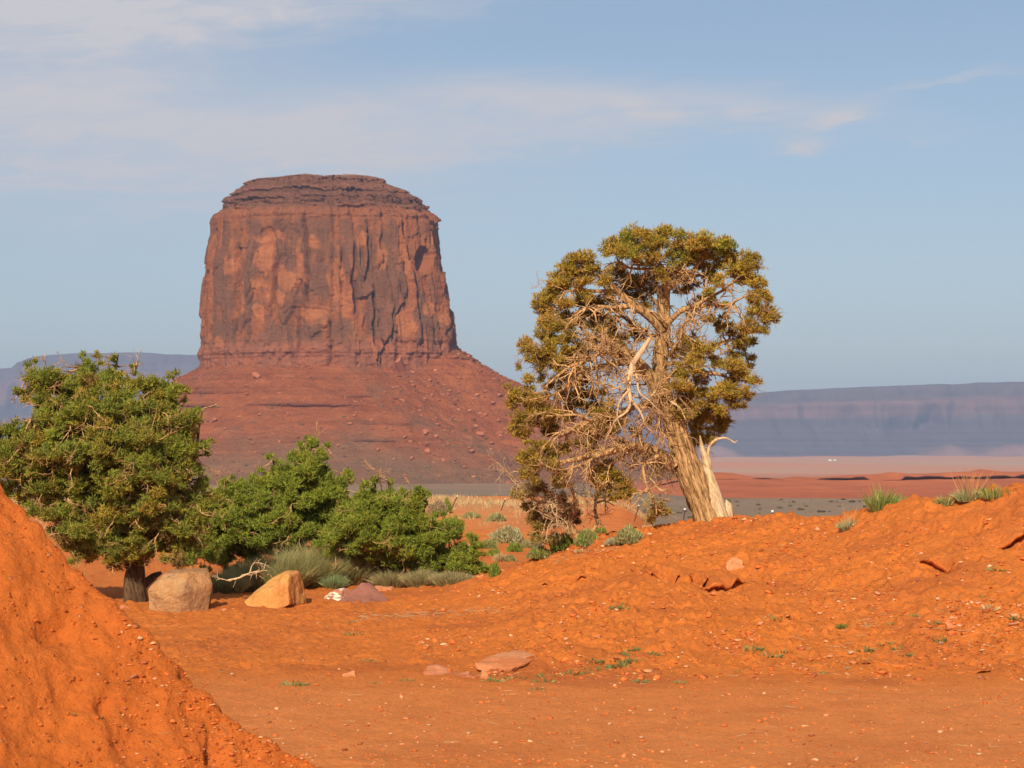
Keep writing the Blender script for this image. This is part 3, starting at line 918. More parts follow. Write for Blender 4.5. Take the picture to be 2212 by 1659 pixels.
# ------------------------------------------------------------------ distant land
def build_ridge():
    """low red ridge with a dark ledge of rock along its top"""
    prof_u = np.array([0, 60, 200, 350, 550, 650, 780, 890, 1000, 1200, 1330, 1450, 1600, 1900, 1980, 2100, 2212, 2900]) * .3125 + 1520.6
    prof_v = np.array([722, 720, 725, 750, 765, 750, 755, 750, 745, 735, 720, 730, 730, 715, 700, 715, 720, 700]) * .3125 + 794.9
    prof_u = np.concatenate([[700, 1100, 1300, 1420], prof_u]); prof_v = np.concatenate([[1052, 1045, 1036, 1026], prof_v])
    x = np.linspace(45, 480, 400)
    u = x / 1250 * F + U0
    v = np.interp(u, prof_u, prof_v)
    ztop = CAMH - (v - 1000) / F * 1270
    # ledge present in stretches
    ledge = np.clip(sst(-.55, -.2, n2(x / 22., x * 0, 3)) + sst(2000 * .3125 + 1300, 1980, u), 0, 1)
    rows, cols = [], []
    red = np.array([.34, .095, .042]); orange = np.array([.40, .12, .05]); dark = np.array([.115, .050, .040]); grey = np.array([.21, .14, .10])
    zl = CAMH - (1036 - 1000) / F * 1240 + .5 * n2(x / 30., x * 0, 9)
    zl = np.where(x < 110, -13.0 + (zl + 13.0) * sst(45, 110, x), zl)       # foot of the ledge
    for k, t in enumerate(np.linspace(0, 1, 40)):
        y = 900 + 335 * t + 14 * n2(x / 25., x * 0 + t, 4) * t
        z = -12.2 + (zl + 12.2) * t ** 1.15 + .5 * fbm(x / 9., y / 30., 3, 6) * t
        rows.append(np.stack([x, y, z], 1))
        w = sst(.02, .16, t + .12 * fbm(x / 30., y / 30., 3, 15))[:, None]
        cols.append((grey * (1 - w) + (red + (orange - red) * t) * w) * (1 + .22 * fbm(x / 12., y / 25., 3, 8))[:, None])
    yl = rows[-1][:, 1]
    ztop = np.where(x < 110, -13.5 + (ztop + 13.5) * sst(45, 110, x), ztop)
    h = 2.3 * ledge * (.75 + .35 * n2(x / 6., x * 0, 19))
    hid = np.minimum(zl + h, ztop - .3)
    for (dy, tz) in ((1.5, .02), (2.2, .35), (1.0, .6), (-1.2, .78), (-.9, 1.0)):
        rows.append(np.stack([x, yl + dy + .8 * n2(x / 5., x * 0, 23), zl + (hid - zl) * tz], 1)); cols.append(np.where((ledge > .3)[:, None], dark, red))
    for t in np.linspace(0, 1, 12):
        y = yl + 2 + 45 * t
        z = hid + (ztop - hid) * np.sin(min(t * 1.6, 1) * math.pi / 2) - 0 + .25 * fbm(x / 7., y / 9., 3, 11)
        rows.append(np.stack([x, y, z], 1)); cols.append(np.repeat(orange[None], len(x), 0) * (1 + .2 * fbm(x / 14., y / 10., 3, 18))[:, None])
    for t in (.3, .7, 1.0):
        rows.append(np.stack([x, yl + 47 + 160 * t, ztop + (-13.5 - ztop) * t], 1)); cols.append(np.repeat(orange[None], len(x), 0))
    f = grid_faces(len(rows), len(x))
    me = mesh('ridge', np.vstack(rows), f, M_MESA, True, np.vstack(cols))
    link('ridge', me, label='low red ridge with dark rock ledge beyond the brush plain', kind='structure')


build_ridge()


def build_mesa(name, us, vs, D, vbase, seed, label, lower):
    """long flat-topped mesa: cliff band under the rim, gullied slopes, low foothills"""
    n = 340
    u = np.linspace(us[0], us[-1], n)
    vt = np.interp(u, us, vs) + 1.6 * fbm(u / 45., u * 0, 4, seed + 1)
    x = (u - U0) / F * D
    zt = CAMH + (1000 - vt) / F * D
    zb = CAMH + (1000 - vbase) / F * (D - 900)
    rows, cols = [], []
    rim = np.array([.035, .04, .035]); cl = np.array([.125, .062, .052]); sl = np.array([.072, .052, .050]); ft = np.array([.24, .125, .10])
    N = 64
    for i in range(N):
        t = i / (N - 1)
        # height share along the way in: slope, upper cliff, rim
        hgt = np.interp(t, [0, .55, .70, .78, .84, .93, 1], [0, .42, .60, .78, .83, .985, 1])
        gul = (fbm(x / 420., x * 0 + t * 1.2, 3, seed) * 380 + np.abs(fbm(x / 130., x * 0 + t * 1.5, 3, seed + 2)) * 260) * np.clip(1.1 - abs(2 * t - .9), 0, 1) + 40 * fbm(x / 60., x * 0 + t * 5, 3, seed + 3)
        y = D - 900 + 900 * np.interp(t, [0, .55, .70, .78, .84, .93, 1], [0, .62, .74, .78, .88, .93, 1]) + gul
        z = zb + (zt - zb) * hgt + 10 * fbm(x / 150., y / 150., 3, seed + 5) * np.sin(t * math.pi)
        hump = np.maximum(fbm(x / 330., x * 0 + .3, 4, seed + 9) + .05, 0) * 110 * np.exp(-((t - .10) / .09) ** 2) * lower
        z = z + hump
        rows.append(np.stack([x, y, z], 1))
        bed = hsh(np.floor(z / 14.), 0, 0, seed)[:, None]
        c = sl * (.75 + .5 * bed)
        w = float(sst(.66, .72, t) * (1 - sst(.80, .85, t)))
        c = c * (1 - w) + cl * (.8 + .4 * bed) * w
        w = float(sst(.955, .985, t)); c = c * (1 - w) + rim * w
        w = np.clip(hump / 40., 0, 1)[:, None] * .55 + float(1 - sst(.02, .10, t)) * .6
        w = np.clip(w, 0, 1)
        c = c * (1 - w) + ft * w
        rows_c = c
        cols.append(rows_c)
    for t in (.4, 1.0):
        rows.append(np.stack([x, np.full(n, D + 2200 * t), zt - 2], 1)); cols.append(np.repeat(rim[None], n, 0))
    rows.append(np.stack([x, np.full(n, D + 2600.), np.full(n, -20.)], 1)); cols.append(np.repeat(sl[None], n, 0))
    f = grid_faces(len(rows), n)
    link(name, mesh(name, np.vstack(rows), f, M_MESA, True, np.vstack(cols)), label=label, kind='structure')


build_mesa('mesa', [1120, 1300, 1450, 1560, 1625, 1660, 1860, 2212, 2700, 3100], [905, 890, 876, 862, 849, 846, 836, 824, 812, 806], 12500., 992, 41, 'long flat-topped mesa, hazy blue, behind the dead-branched tree', 1)
build_mesa('mesa', [-900, -300, -60, 0, 28, 40, 60, 90, 150, 300, 360, 440, 560, 760], [860, 815, 800, 797, 794, 782, 774, 768, 764, 760, 765, 768, 764, 790], 14500., 985, 67, 'far hazy blue mesa with a stepped rim behind the leftmost juniper', .3)


def plain_brush():
    r = np.random.default_rng(9)
    n = 1500
    y = r.uniform(300, 930, n); x = r.uniform(-.16, .30, n) * y
    z = H0(x, y)[0]
    rz = -11.9
    s = (.35 + 2.0 * r.random(n) ** 4)[:, None] * np.array([[1.3, 1.3, .75]])
    V, Fc, C = merge_copies([a for a, b in LOWROCK], [b for a, b in LOWROCK], r.integers(0, len(LOWROCK), n), np.stack([x, y, z + .15], 1), s, r.uniform(0, 6.28, n), np.array([[.150, .115, .062]]) * (1.5 - 1.1 * np.clip(s[:, :1] / 2., 0, 1)) * r.uniform(.7, 1.3, (n, 1)))
    link('brush', mesh('brush', V, Fc, M_VROCK, False, C), label='grey green brush dotted over the valley floor beyond the bank', cat='brush', kind='stuff')


plain_brush()

# haze that fills the air of the valley
hz = bpy.data.materials.new('haze_air'); hz.use_nodes = True
hz.node_tree.nodes.clear()
_g = NT(hz.node_tree)
_o = _g.node('ShaderNodeOutputMaterial'); _v = _g.node('ShaderNodeVolumePrincipled')
_v.inputs['Color'].default_value = (.46, .62, .98, 1)
_v.inputs['Density'].default_value = 6.2e-5
_v.inputs['Anisotropy'].default_value = 0.0
_g.l.new(_v.outputs[0], _o.inputs['Volume'])


def haze_box():
    lo, hi = np.array([-21000., -21000., -60.]), np.array([21000., 21000., 760.])
    v = np.array([[(lo, hi)[i][0], (lo, hi)[j][1], (lo, hi)[k][2]] for i in (0, 1) for j in (0, 1) for k in (0, 1)])
    f = np.array([[0, 1, 3, 2], [4, 6, 7, 5], [0, 4, 5, 1], [2, 3, 7, 6], [0, 2, 6, 4], [1, 5, 7, 3]])
    link('haze', mesh('haze', v, f, hz, False), kind='stuff')


haze_box()

# ------------------------------------------------------------------ plants
def smooth_path(p, r, step):
    """Catmull-Rom through points p (n,3) with radii r, resampled about every step metres"""
    p = np.asarray(p, float); r = np.asarray(r, float)
    if len(p) < 2:
        return p, r
    P = np.vstack([2 * p[0] - p[1], p, 2 * p[-1] - p[-2]])
    op, orr = [], []
    for i in range(len(p) - 1):
        a, b, c, d = P[i:i + 4]
        n = max(1, int(np.linalg.norm(c - b) / step))
        t = np.linspace(0, 1, n, False)[:, None]
        op.append(.5 * ((2 * b) + (-a + c) * t + (2 * a - 5 * b + 4 * c - d) * t ** 2 + (-a + 3 * b - 3 * c + d) * t ** 3))
        orr.append(r[i] + (r[i + 1] - r[i]) * t[:, 0])
    op.append(p[-1:]); orr.append(r[-1:])
    return np.vstack(op), np.concatenate(orr)


class Tubes:
    """collects branches as tapering tubes of one mesh"""
    def __init__(s):
        s.v, s.f, s.c, s.n = [], [], [], 0

    def add(s, p, r, sides=6, ridge=0.0, seed=0, tint=1.0, twist=1.5):
        p = np.asarray(p, float); r = np.asarray(r, float)
        n = len(p)
        if n < 2:
            return
        T = np.gradient(p, axis=0); T /= np.linalg.norm(T, axis=1)[:, None] + 1e-9
        ref = np.array([0, -1, 0.2]) if abs(T[0, 1]) < .8 else np.array([1., 0, 0])
        A = np.zeros_like(p); a = ref - T[0] * (ref @ T[0]); a /= np.linalg.norm(a)
        for i in range(n):
            a = a - T[i] * (a @ T[i]); a /= np.linalg.norm(a) + 1e-9
            A[i] = a
        B = np.cross(T, A)
        th = np.arange(sides) / sides * 2 * math.pi
        rr = np.repeat(r[:, None], sides, 1)
        if ridge:
            L = np.concatenate([[0], np.cumsum(np.linalg.norm(np.diff(p, axis=0), axis=1))])
            ang = th[None] + twist * L[:, None] * .3
            q = np.cos(ang) * 3 + seed, np.sin(ang) * 3
            rr = rr * (1 + ridge * (1.0 * n2(q[0] + L[:, None] * .35, q[1] * 1.0, seed) + .6 * n2(q[0] * 2.3, q[1] * 2.3 + L[:, None] * 1.1, seed + 3) + .35 * n2(q[0] * 5, q[1] * 5 + L[:, None] * 2, seed + 5)))
        V = p[:, None] + rr[..., None] * (np.cos(th)[None, :, None] * A[:, None] + np.sin(th)[None, :, None] * B[:, None])
        s.v.append(V.reshape(-1, 3)); s.f.append(grid_faces(n, sides, True) + s.n)
        s.v.append(p[-1:] + T[-1:] * r[-1]); tip = s.n + n * sides
        k = np.arange(sides); base = s.n + (n - 1) * sides
        s.f.append(np.stack([base + k, base + (k + 1) % sides, np.full(sides, tip), np.full(sides, tip)], 1))
        s.c.append(np.full((n * sides + 1, 3), tint) if np.isscalar(tint) else np.repeat(np.asarray(tint)[None], n * sides + 1, 0))
        s.n += n * sides + 1

    def build(s, name, mat, parent=None, org=None, **kw):
        if not s.v:
            return None
        v = np.vstack(s.v); f = np.vstack(s.f)
        # triangles for everything keeps caps clean
        t = np.vstack([f[:, [0, 1, 2]], f[f[:, 2] != f[:, 3]][:, [0, 2, 3]]])
        if org is not None:
            v = v - org
        return link(name, mesh(name, v, t, mat, True, np.vstack(s.c)), parent, **kw)


def wiggle(p0, p1, n, amp, r, sag=0.0):
    t = np.linspace(0, 1, n)[:, None]
    p = p0 + (p1 - p0) * t
    L = np.linalg.norm(p1 - p0)
    w = np.cumsum(r.normal(0, 1, (n, 3)), 0); w -= w[0] + (w[-1] - w[0]) * t
    p = p + w * amp * L / n
    p[:, 2] += np.sin(t[:, 0] * math.pi) * sag * L
    return p


def tufts(c, d, L, wd, col, r):
    """small folded leaf tufts: centre c, direction d, length L, width wd"""
    n = len(c)
    ref = r.normal(0, 1, (n, 3)); s = np.cross(d, ref); s /= np.linalg.norm(s, axis=1)[:, None] + 1e-9
    nrm = np.cross(d, s)
    L = np.broadcast_to(np.asarray(L, float), (n,))[:, None]; wd = np.broadcast_to(np.asarray(wd, float), (n,))[:, None]
    a = c - d * L * .45
    V = np.stack([a + s * wd * .5, c + d * L * .55 + nrm * wd * .3, a - s * wd * .5], 1).reshape(-1, 3)
    Fc = np.arange(n * 3).reshape(-1, 3)
    return V, Fc, np.repeat(col, 3, 0)


class Foliage:
    def __init__(s, seed):
        s.v, s.f, s.c, s.n = [], [], [], 0
        s.r = np.random.default_rng(seed)

    def clump(s, c, rad, n, pal, L=.16, wd=.05, up=.35, squash=.8, bright=1.0):
        """one spray cluster: sub-sprays round the clump centre, each a bundle of tufts"""
        r = s.r
        ns = max(3, int(n / 9))
        q = r.normal(0, 1, (ns, 3)); q /= np.linalg.norm(q, axis=1)[:, None]
        q[:, 2] = np.where(q[:, 2] < -.3, q[:, 2] * .5, q[:, 2])
        rad_s = r.uniform(.15, 1.3, ns) ** .7
        sp = c + q * rad_s[:, None] * rad * np.array([1, 1, squash])
        k = np.repeat(np.arange(ns), 9)
        d = q[k] * .8 + np.array([0, 0, up]) + r.normal(0, .55, (len(k), 3))
        d /= np.linalg.norm(d, axis=1)[:, None]
        p = sp[k] + d * r.uniform(-.1, 1.0, (len(k), 1)) * L * .9 + r.normal(0, L * .28, (len(k), 3))
        pal = np.asarray(pal, float)
        base = pal[r.integers(0, len(pal))] * .55 + pal[r.integers(0, len(pal), ns)][k] * .45
        col = base * r.uniform(.72, 1.3, (len(k), 1)) * bright
        V, Fc, C = tufts(p, d, L * r.uniform(.7, 1.4, len(k)), wd * r.uniform(.7, 1.3, len(k)), col, r)
        s.v.append(V); s.f.append(Fc + s.n); s.c.append(C); s.n += len(V)

    def build(s, name, parent, org, mat=None, **kw):
        return link(name, mesh(name, np.vstack(s.v) - org, np.vstack(s.f), mat or M_LEAF, False, np.clip(np.vstack(s.c), 0, 1)), parent, **kw)


def dead_twig(tb, p, d, L, rad, r, depth=2, tint=1.0, droop=-.25):
    n = max(4, int(L / .09))
    q = [p]; dd = d / (np.linalg.norm(d) + 1e-9)
    for i in range(n):
        dd = dd + r.normal(0, .28, 3) + np.array([0, 0, droop]) * .12
        dd /= np.linalg.norm(dd)
        q.append(q[-1] + dd * L / n)
    q = np.array(q)
    tb.add(q, np.linspace(rad, rad * .35, len(q)), 4 if rad > .012 else 3, tint=tint)
    if depth > 0:
        for k in range(r.integers(2, 5)):
            i = r.integers(1, len(q) - 1)
            nd = q[i] - q[i - 1]; nd = nd / np.linalg.norm(nd) + r.normal(0, .75, 3)
            dead_twig(tb, q[i], nd, L * r.uniform(.3, .65), rad * .6, r, depth - 1, tint, droop)


def nearest(nodes, c, bias=.0):
    d = np.linalg.norm(nodes - c, axis=1)
    return int(np.argmin(d))


def thing(name, base, label, cat, group=None):
    o = bpy.data.objects.new(name, None); COL.objects.link(o)
    o.location = base; o.empty_display_size = .3
    tag(o, label, cat, group)
    return o


OLIVE = [(.38, .255, .036), (.32, .225, .032), (.42, .26, .048), (.27, .21, .03), (.39, .22, .048), (.34, .265, .036)]
GREEN = [(.225, .255, .032), (.18, .22, .030), (.26, .26, .036), (.15, .19, .03), (.27, .23, .04)]
LIME = [(.235, .275, .032), (.19, .235, .028), (.28, .28, .036), (.16, .205, .028)]


def old_tree():
    """the half-dead juniper on the bank: traced trunk and limbs, sprays at the ends, bare twigs within"""
    D = 56.0
    r = np.random.default_rng(21)
    kz = .2969 / F * D
    base = at(1548, 1128, D); base[2] = float(H0(base[0], base[1])[0])
    root = thing('juniper_tree', base, 'tall half-bare juniper with thick leaning trunk standing on the bank', 'tree')

    def Z3(q, dy0, dy1):
        q = np.array(q, float)
        dy = np.linspace(dy0, dy1, len(q))
        return at(q[:, 0] * .2969 + 1054.1, q[:, 1] * .2969 + 466.6, D + dy), (q[:, 2] * kz if q.shape[1] > 2 else None)

    B = 1047.6        # offset between the two close studies
    limbs = []        # (name, points, dy0, dy1, sides, ridge, mat, tint)
    trunk = [(1640, 1235 + B, 140), (1625, 1178 + B, 118), (1585, 1080 + B, 98), (1540, 980 + B, 96), (1490, 870 + B, 98), (1440, 740 + B, 98), (1400, 610 + B, 92), (1365, 500 + B, 84), (1335, 400 + B, 74), (1305, 1390, 68), (1275, 1280, 60), (1258, 1170, 54),
             (1252, 1060, 50), (1264, 950, 50), (1276, 850, 48), (1280, 750, 44), (1276, 620, 42), (1284, 540, 40), (1312, 492, 34), (1300, 430, 24), (1262, 370, 17), (1235, 320, 12), (1250, 230, 6)]
    p, q = Z3(trunk, 0, .3)
    p, q = smooth_path(p, q, .06)
    tb = Tubes(); tb.add(p, q, 28, .19, 3, 1.0)
    # shreds and buttress strips of bark along the stem
    for i in range(150):
        k = r.integers(2, int(len(p) * .62))
        a = r.uniform(math.pi, 2 * math.pi)
        off = np.array([math.cos(a), math.sin(a), 0]) * q[k] * .98
        m_ = min(len(p) - 1, k + r.integers(5, 16))
        pts = p[k:m_] + off * (q[k:m_] / q[k])[:, None] + r.normal(0, .006, (m_ - k, 3))
        if len(pts) > 3:
            tb.add(pts, np.full(len(pts), r.uniform(.014, .032)) * np.interp(np.linspace(0, 1, len(pts)), [0, .15, .8, 1], [.4, 1, .9, .3]), 5, tint=r.uniform(.7, 1.2))
    tb.build('trunk', M_BARK, root, base)
    L = [
        # live limbs: points (x, y, radius), depth at the start and at the end, dead?
        ([(1275, 830, 42), (1185, 735, 37), (1085, 670, 34), (1000, 600, 29), (920, 520, 22), (880, 478, 16), (790, 440, 9), (720, 400, 5)], .1, -.5, 0),
        ([(1030, 655, 20), (900, 660, 15), (780, 665, 13), (690, 690, 9), (600, 742, 4)], -.2, -.9, 1),
        ([(890, 545, 14), (740, 545, 12), (660, 530, 10), (580, 480, 7), (510, 430, 4)], -.3, -.2, 0),
        ([(1300, 790, 22), (1400, 690, 20), (1500, 660, 18), (1620, 650, 14), (1740, 645, 12), (1830, 610, 9), (1930, 560, 5), (2020, 620, 3)], .1, -.6, 1),
        ([(1490, 660, 14), (1600, 600, 12), (1700, 550, 10), (1760, 500, 8), (1850, 420, 4)], -.1, -.3, 0),
        ([(1310, 520, 32), (1400, 470, 24), (1470, 420, 20), (1500, 395, 14), (1560, 320, 9), (1640, 250, 5)], .2, .1, 0),
        ([(1320, 500, 20), (1290, 400, 17), (1150, 385, 11), (1020, 370, 9), (950, 330, 7), (930, 260, 4)], .2, -.5, 0),
        ([(1500, 440, 12), (1600, 400, 11), (1680, 340, 8), (1780, 300, 5)], .4, .9, 0),
        ([(1300, 1350, 60), (1200, 1220, 54), (1120, 1110, 52), (1050, 1040, 54), (980, 985, 50), (905, 935, 38), (850, 905, 18)], .0, -.7, 0),
        ([(930, 960, 24), (820, 900, 14), (740, 860, 10), (650, 780, 8), (560, 700, 5)], -.5, -.2, 0),
        ([(1060, 1070, 26), (930, 1070, 22), (760, 1115, 18), (660, 1185, 14), (560, 1250, 10), (430, 1300, 6), (260, 1340, 4)], -.4, -.8, 0),
        ([(960, 1010, 22), (820, 1010, 17), (680, 1060, 14), (600, 1090, 11), (510, 1165, 8), (410, 1250, 4)], -.5, -1.0, 1),
        ([(700, 1050, 12), (560, 1040, 9), (460, 1020, 7), (360, 1020, 5), (280, 960, 3)], -.5, -.4, 0),
        ([(1310, 1020, 14), (1380, 930, 12), (1392, 850, 10), (1430, 775, 8), (1530, 760, 4)], -.1, -.8, 1),
        ([(1290, 1075, 18), (1400, 1078, 15), (1500, 1118, 15), (1590, 1132, 16), (1670, 1150, 13), (1780, 1170, 7), (1900, 1200, 4)], -.1, -.3, 0),
        ([(1290, 905, 18), (1420, 965, 15), (1540, 965, 14), (1640, 940, 14), (1730, 918, 12), (1830, 880, 9), (1920, 800, 5)], .3, 1.1, 0),
        ([(1330, 1420, 22), (1440, 1380, 15), (1560, 1380, 12), (1700, 1440, 8), (1780, 1500, 4)], .3, .9, 0),
        ([(1330, 1450, 20), (1440, 1300, 14), (1560, 1260, 10), (1700, 1240, 6)], .1, -.3, 0),
        ([(1345, 760 + B, 62), (1260, 700 + B, 48), (1140, 645 + B, 40), (1010, 642 + B, 32), (900, 680 + B, 26), (780, 692 + B, 22), (650, 722 + B, 18), (545, 742 + B, 14), (500, 748 + B, 5)], .0, -1.0, 1),
        ([(1180, 300 + B, 20), (1020, 350 + B, 18), (880, 400 + B, 17), (750, 440 + B, 15), (640, 480 + B, 14), (560, 530 + B, 11), (500, 582 + B, 8), (445, 635 + B, 4)], -.4, -1.1, 0),
        ([(760, 440 + B, 11), (640, 400 + B, 9), (520, 400 + B, 7), (420, 380 + B, 5), (300, 420 + B, 3)], -.8, -.8, 0),
        ([(1250, 690 + B, 18), (1150, 760 + B, 14), (1130, 830 + B, 11), (1152, 930 + B, 9), (1192, 1000 + B, 8), (1222, 1035 + B, 5), (1235, 1120 + B, 3)], -.5, -.9, 1),
        ([(1192, 1000 + B, 5), (1192, 1050 + B, 4), (1158, 1086 + B, 2)], -.85, -.9, 1),
        ([(1050, 650 + B, 18), (940, 720 + B, 13), (880, 800 + B, 9), (920, 900 + B, 5)], -.3, -.2, 0),
        ([(820, 690 + B, 12), (640, 780 + B, 8), (500, 800 + B, 5), (400, 760 + B, 3)], -.8, -.8, 0),
        ([(1285, 700, 18), (1180, 560, 12), (1100, 500, 8), (1060, 440, 4)], .4, 1.0, 0),
        ([(1280, 880, 18), (1120, 840, 12), (980, 745, 10), (860, 720, 7), (720, 640, 4)], .4, 1.1, 0),
        ([(1290, 980, 16), (1400, 1000, 10), (1500, 880, 6)], .3, .9, 0),
        # the pale dead branch that hangs in front of the stem, and its forks
        ([(1178, 890, 13), (1115, 985, 22), (1062, 1085, 21), (1032, 1170, 19), (1022, 1260, 16), (1046, 1350, 14), (990, 1430, 10), (935, 1478, 8), (885, 1560, 5), (850, 1640, 3)], -.9, -1.2, 2),
        ([(1046, 1345, 12), (1110, 1420, 9), (1132, 1510, 8), (1100, 1600, 5), (1110, 1680, 3)], -1.1, -1.2, 2),
        ([(1062, 1090, 11), (1085, 1180, 10), (1110, 1280, 7), (1180, 1350, 5), (1240, 1420, 3)], -1.0, -1.0, 2),
        ([(1025, 1270, 9), (960, 1350, 6), (940, 1450, 5), (960, 1560, 3)], -1.1, -1.2, 2),
        ([(1255, 1235, 9), (1200, 1300, 8), (1170, 1340, 4)], -.6, -.9, 2),
        ([(1160, 825, 8), (1080, 830, 7), (1000, 800, 6), (930, 730, 4)], -.5, -.9, 1),
        ([(1200, 900, 9), (1160, 825, 8), (1150, 780, 3)], -.4, -.5, 1),
        ([(900, 940, 14), (860, 850, 8), (800, 800, 5), (760, 860, 3)], -.7, -1.0, 1),
        ([(940, 1100, 10), (820, 1010, 9), (740, 920, 7), (650, 880, 4)], -.9, -1.1, 1),
        ([(1400, 1080, 6), (1330, 1150, 5), (1340, 1220, 3)], -.5, -.7, 1),
        ([(1330, 1350, 8), (1400, 1400, 6), (1440, 1480, 3)], -.7, -.9, 2),
        ([(1270, 520 + B, 8), (1245, 420 + B, 6), (1215, 330 + B, 5), (1180, 280 + B, 3)], -.6, -.8, 2),
        # splintered dead stems beside the trunk
        ([(1690, 1200 + B, 84), (1668, 1090 + B, 68), (1640, 980 + B, 54), (1605, 840 + B, 37), (1578, 720 + B, 26), (1558, 630 + B, 18), (1545, 545 + B, 4)], -.1, .1, 3),
        ([(1618, 880 + B, 20), (1602, 760 + B, 15), (1598, 690 + B, 12), (1612, 620 + B, 11), (1650, 582 + B, 10), (1730, 580 + B, 8), (1790, 600 + B, 6), (1822, 574 + B, 2)], .35, .1, 3),
        ([(1750, 1200 + B, 50), (1746, 1130 + B, 46), (1742, 1080 + B, 40), (1748, 1045 + B, 26), (1728, 1022 + B, 5)], -.05, -.05, 3),
        ([(1690, 1100 + B, 16), (1684, 1010 + B, 12), (1676, 935 + B, 4)], .3, .3, 3),
        ([(1478, 480 + B, 22), (1490, 420 + B, 16), (1500, 300 + B, 8)], .35, .4, 3),
    ]
    nodes, node_r = [p], [q]
    inner = []
    for i, (pts, d0, d1, kind) in enumerate(L):
        pp, rr = Z3(pts, d0, d1)
        pp = pp + np.vstack([np.zeros((1, 3)), r.normal(0, .02, (len(pp) - 1, 3))])
        pp, rr = smooth_path(pp, np.maximum(rr, .008), .07)
        t = Tubes(); t.add(pp, rr, 14 if rr.max() > .1 else 8, .13 if rr.max() > .06 else .08, 40 + i, {0: .95, 1: 1.05, 2: 1.0, 3: 1.05}[kind])
        t.build('dead_branch' if kind > 1 else 'branch', M_DEAD if kind > 1 else M_BARK, root, base)
        nodes.append(pp); node_r.append(rr)
        if kind != 3:
            inner.append((pp, rr, kind))
    N = np.vstack(nodes); NR = np.concatenate(node_r)
    # bare twigs
    tw = Tubes()
    for pp, rr, kind in inner:
        m_ = int(len(pp) * (.38 if kind == 0 else .55))
        for _ in range(max(3, m_)):
            i = r.integers(max(1, len(pp) // 5), len(pp))
            d = r.normal(0, 1, 3) + np.array([-.25, -.5, -.35])
            dead_twig(tw, pp[i], d, r.uniform(.35, 1.15) * (.8 if kind else .7), min(.026, rr[i] * .7), r, 2, r.uniform(.9, 1.3), -.5 if kind else -.2)
    pp, rr = p, q
    for _ in range(60):
        i = r.integers(int(len(pp) * .45), len(pp) - 4)
        d = r.normal(0, 1, 3) + np.array([-.1, -.7, -.2]); d[1] = -abs(d[1])
        dead_twig(tw, pp[i] + d / np.linalg.norm(d) * rr[i] * .7, d, r.uniform(.4, 1.0), .016, r, 2, r.uniform(.85, 1.2), -.5)
    # tangle of bare drooping branchlets in the open heart of the crown
    for _ in range(85):
        x, y = r.uniform(620, 1330), r.uniform(780, 1640)
        o, _q = Z3([(x, y)], -.5, -.5)
        k = nearest(N, o[0])
        dead_twig(tw, N[k], np.array([r.normal(-.2, .7), r.normal(-.5, .5), r.normal(-.5, .5)]), r.uniform(.5, 1.3), r.uniform(.012, .026), r, 2, r.uniform(.9, 1.35), -.7)
    # shaggy broken twigs under the big low limb
    for _ in range(70):
        x, y = r.uniform(1040, 1420), r.uniform(560, 800) + B
        o, _q = Z3([(x, y)], -.3, -.3)
        k = nearest(N, o[0])
        dead_twig(tw, N[k], np.array([r.normal(0, .5), r.normal(-.4, .4), -1.0]), r.uniform(.3, .8), .013, r, 1, r.uniform(.7, 1.1), -.6)
    # foliage sprays (x, y, r) in the close study; front clumps and the darker far side
    F1 = [(950, 200, 100), (1050, 165, 90), (1150, 190, 105), (1250, 170, 95), (1330, 140, 75), (1430, 130, 65), (1450, 215, 105), (1560, 215, 100), (1670, 200, 95), (1750, 240, 85), (1620, 300, 105), (1750, 340, 105), (1850, 330, 95), (1935, 340, 70), (1880, 430, 90), (1800, 430, 80), (980, 295, 100),
          (1100, 285, 100), (1230, 285, 95), (1350, 265, 95), (1480, 310, 100), (905, 250, 70), (700, 320, 85), (625, 345, 75), (760, 335, 75), (565, 395, 75), (650, 420, 85), (740, 420, 75), (485, 470, 75), (540, 530, 85), (465, 570, 85), (420, 640, 75), (600, 520, 75), (690, 500, 60),
          (400, 720, 75), (470, 700, 85), (540, 640, 75), (435, 790, 75), (520, 760, 75), (560, 850, 80), (480, 880, 80), (420, 870, 70), (400, 960, 85), (330, 990, 65), (270, 955, 55), (278, 880, 42), (360, 1040, 75), (460, 1010, 75), (560, 960, 75), (610, 900, 70), (420, 1090, 70), (500, 1085, 60),
          (330, 1190, 50), (385, 1190, 45), (210, 1100, 26), (190, 1290, 55), (245, 1330, 75), (170, 1355, 50), (310, 1320, 80), (390, 1350, 75), (450, 1400, 75), (330, 1420, 75), (250, 1480, 75), (195, 1540, 60), (280, 1560, 75), (350, 1500, 75), (260, 1615, 65), (425, 1480, 55),
          (1960, 480, 75), (1905, 540, 75), (1980, 590, 75), (2050, 660, 50), (2060, 740, 50), (2000, 720, 75), (1930, 650, 80), (2020, 820, 50), (1940, 800, 70), (1860, 780, 60), (1500, 920, 75), (1560, 980, 85), (1505, 1010, 75), (1620, 960, 55), (1430, 1130, 80), (1500, 1090, 70), (1380, 1190, 60),
          (1760, 1120, 85), (1840, 1110, 60), (1800, 1200, 85), (1880, 1190, 50), (1930, 1205, 42), (1972, 1200, 24), (1720, 1210, 70), (1700, 1290, 75), (1790, 1290, 75), (1860, 1270, 50), (1900, 1312, 38), (1825, 1370, 42), (1750, 1360, 65), (1380, 1280, 85), (1460, 1300, 85), (1420, 1380, 80), (1490, 1420, 70),
          (1560, 1350, 80), (1640, 1390, 80), (870, 1420, 80), (800, 1470, 75), (900, 1490, 75), (820, 1550, 80), (920, 1560, 80), (960, 1450, 65), (760, 1600, 70), (640, 1110, 50), (700, 590, 45), (1680, 470, 55), (1600, 560, 45), (1260, 430, 50), (1200, 300, 60), (830, 470, 55)]
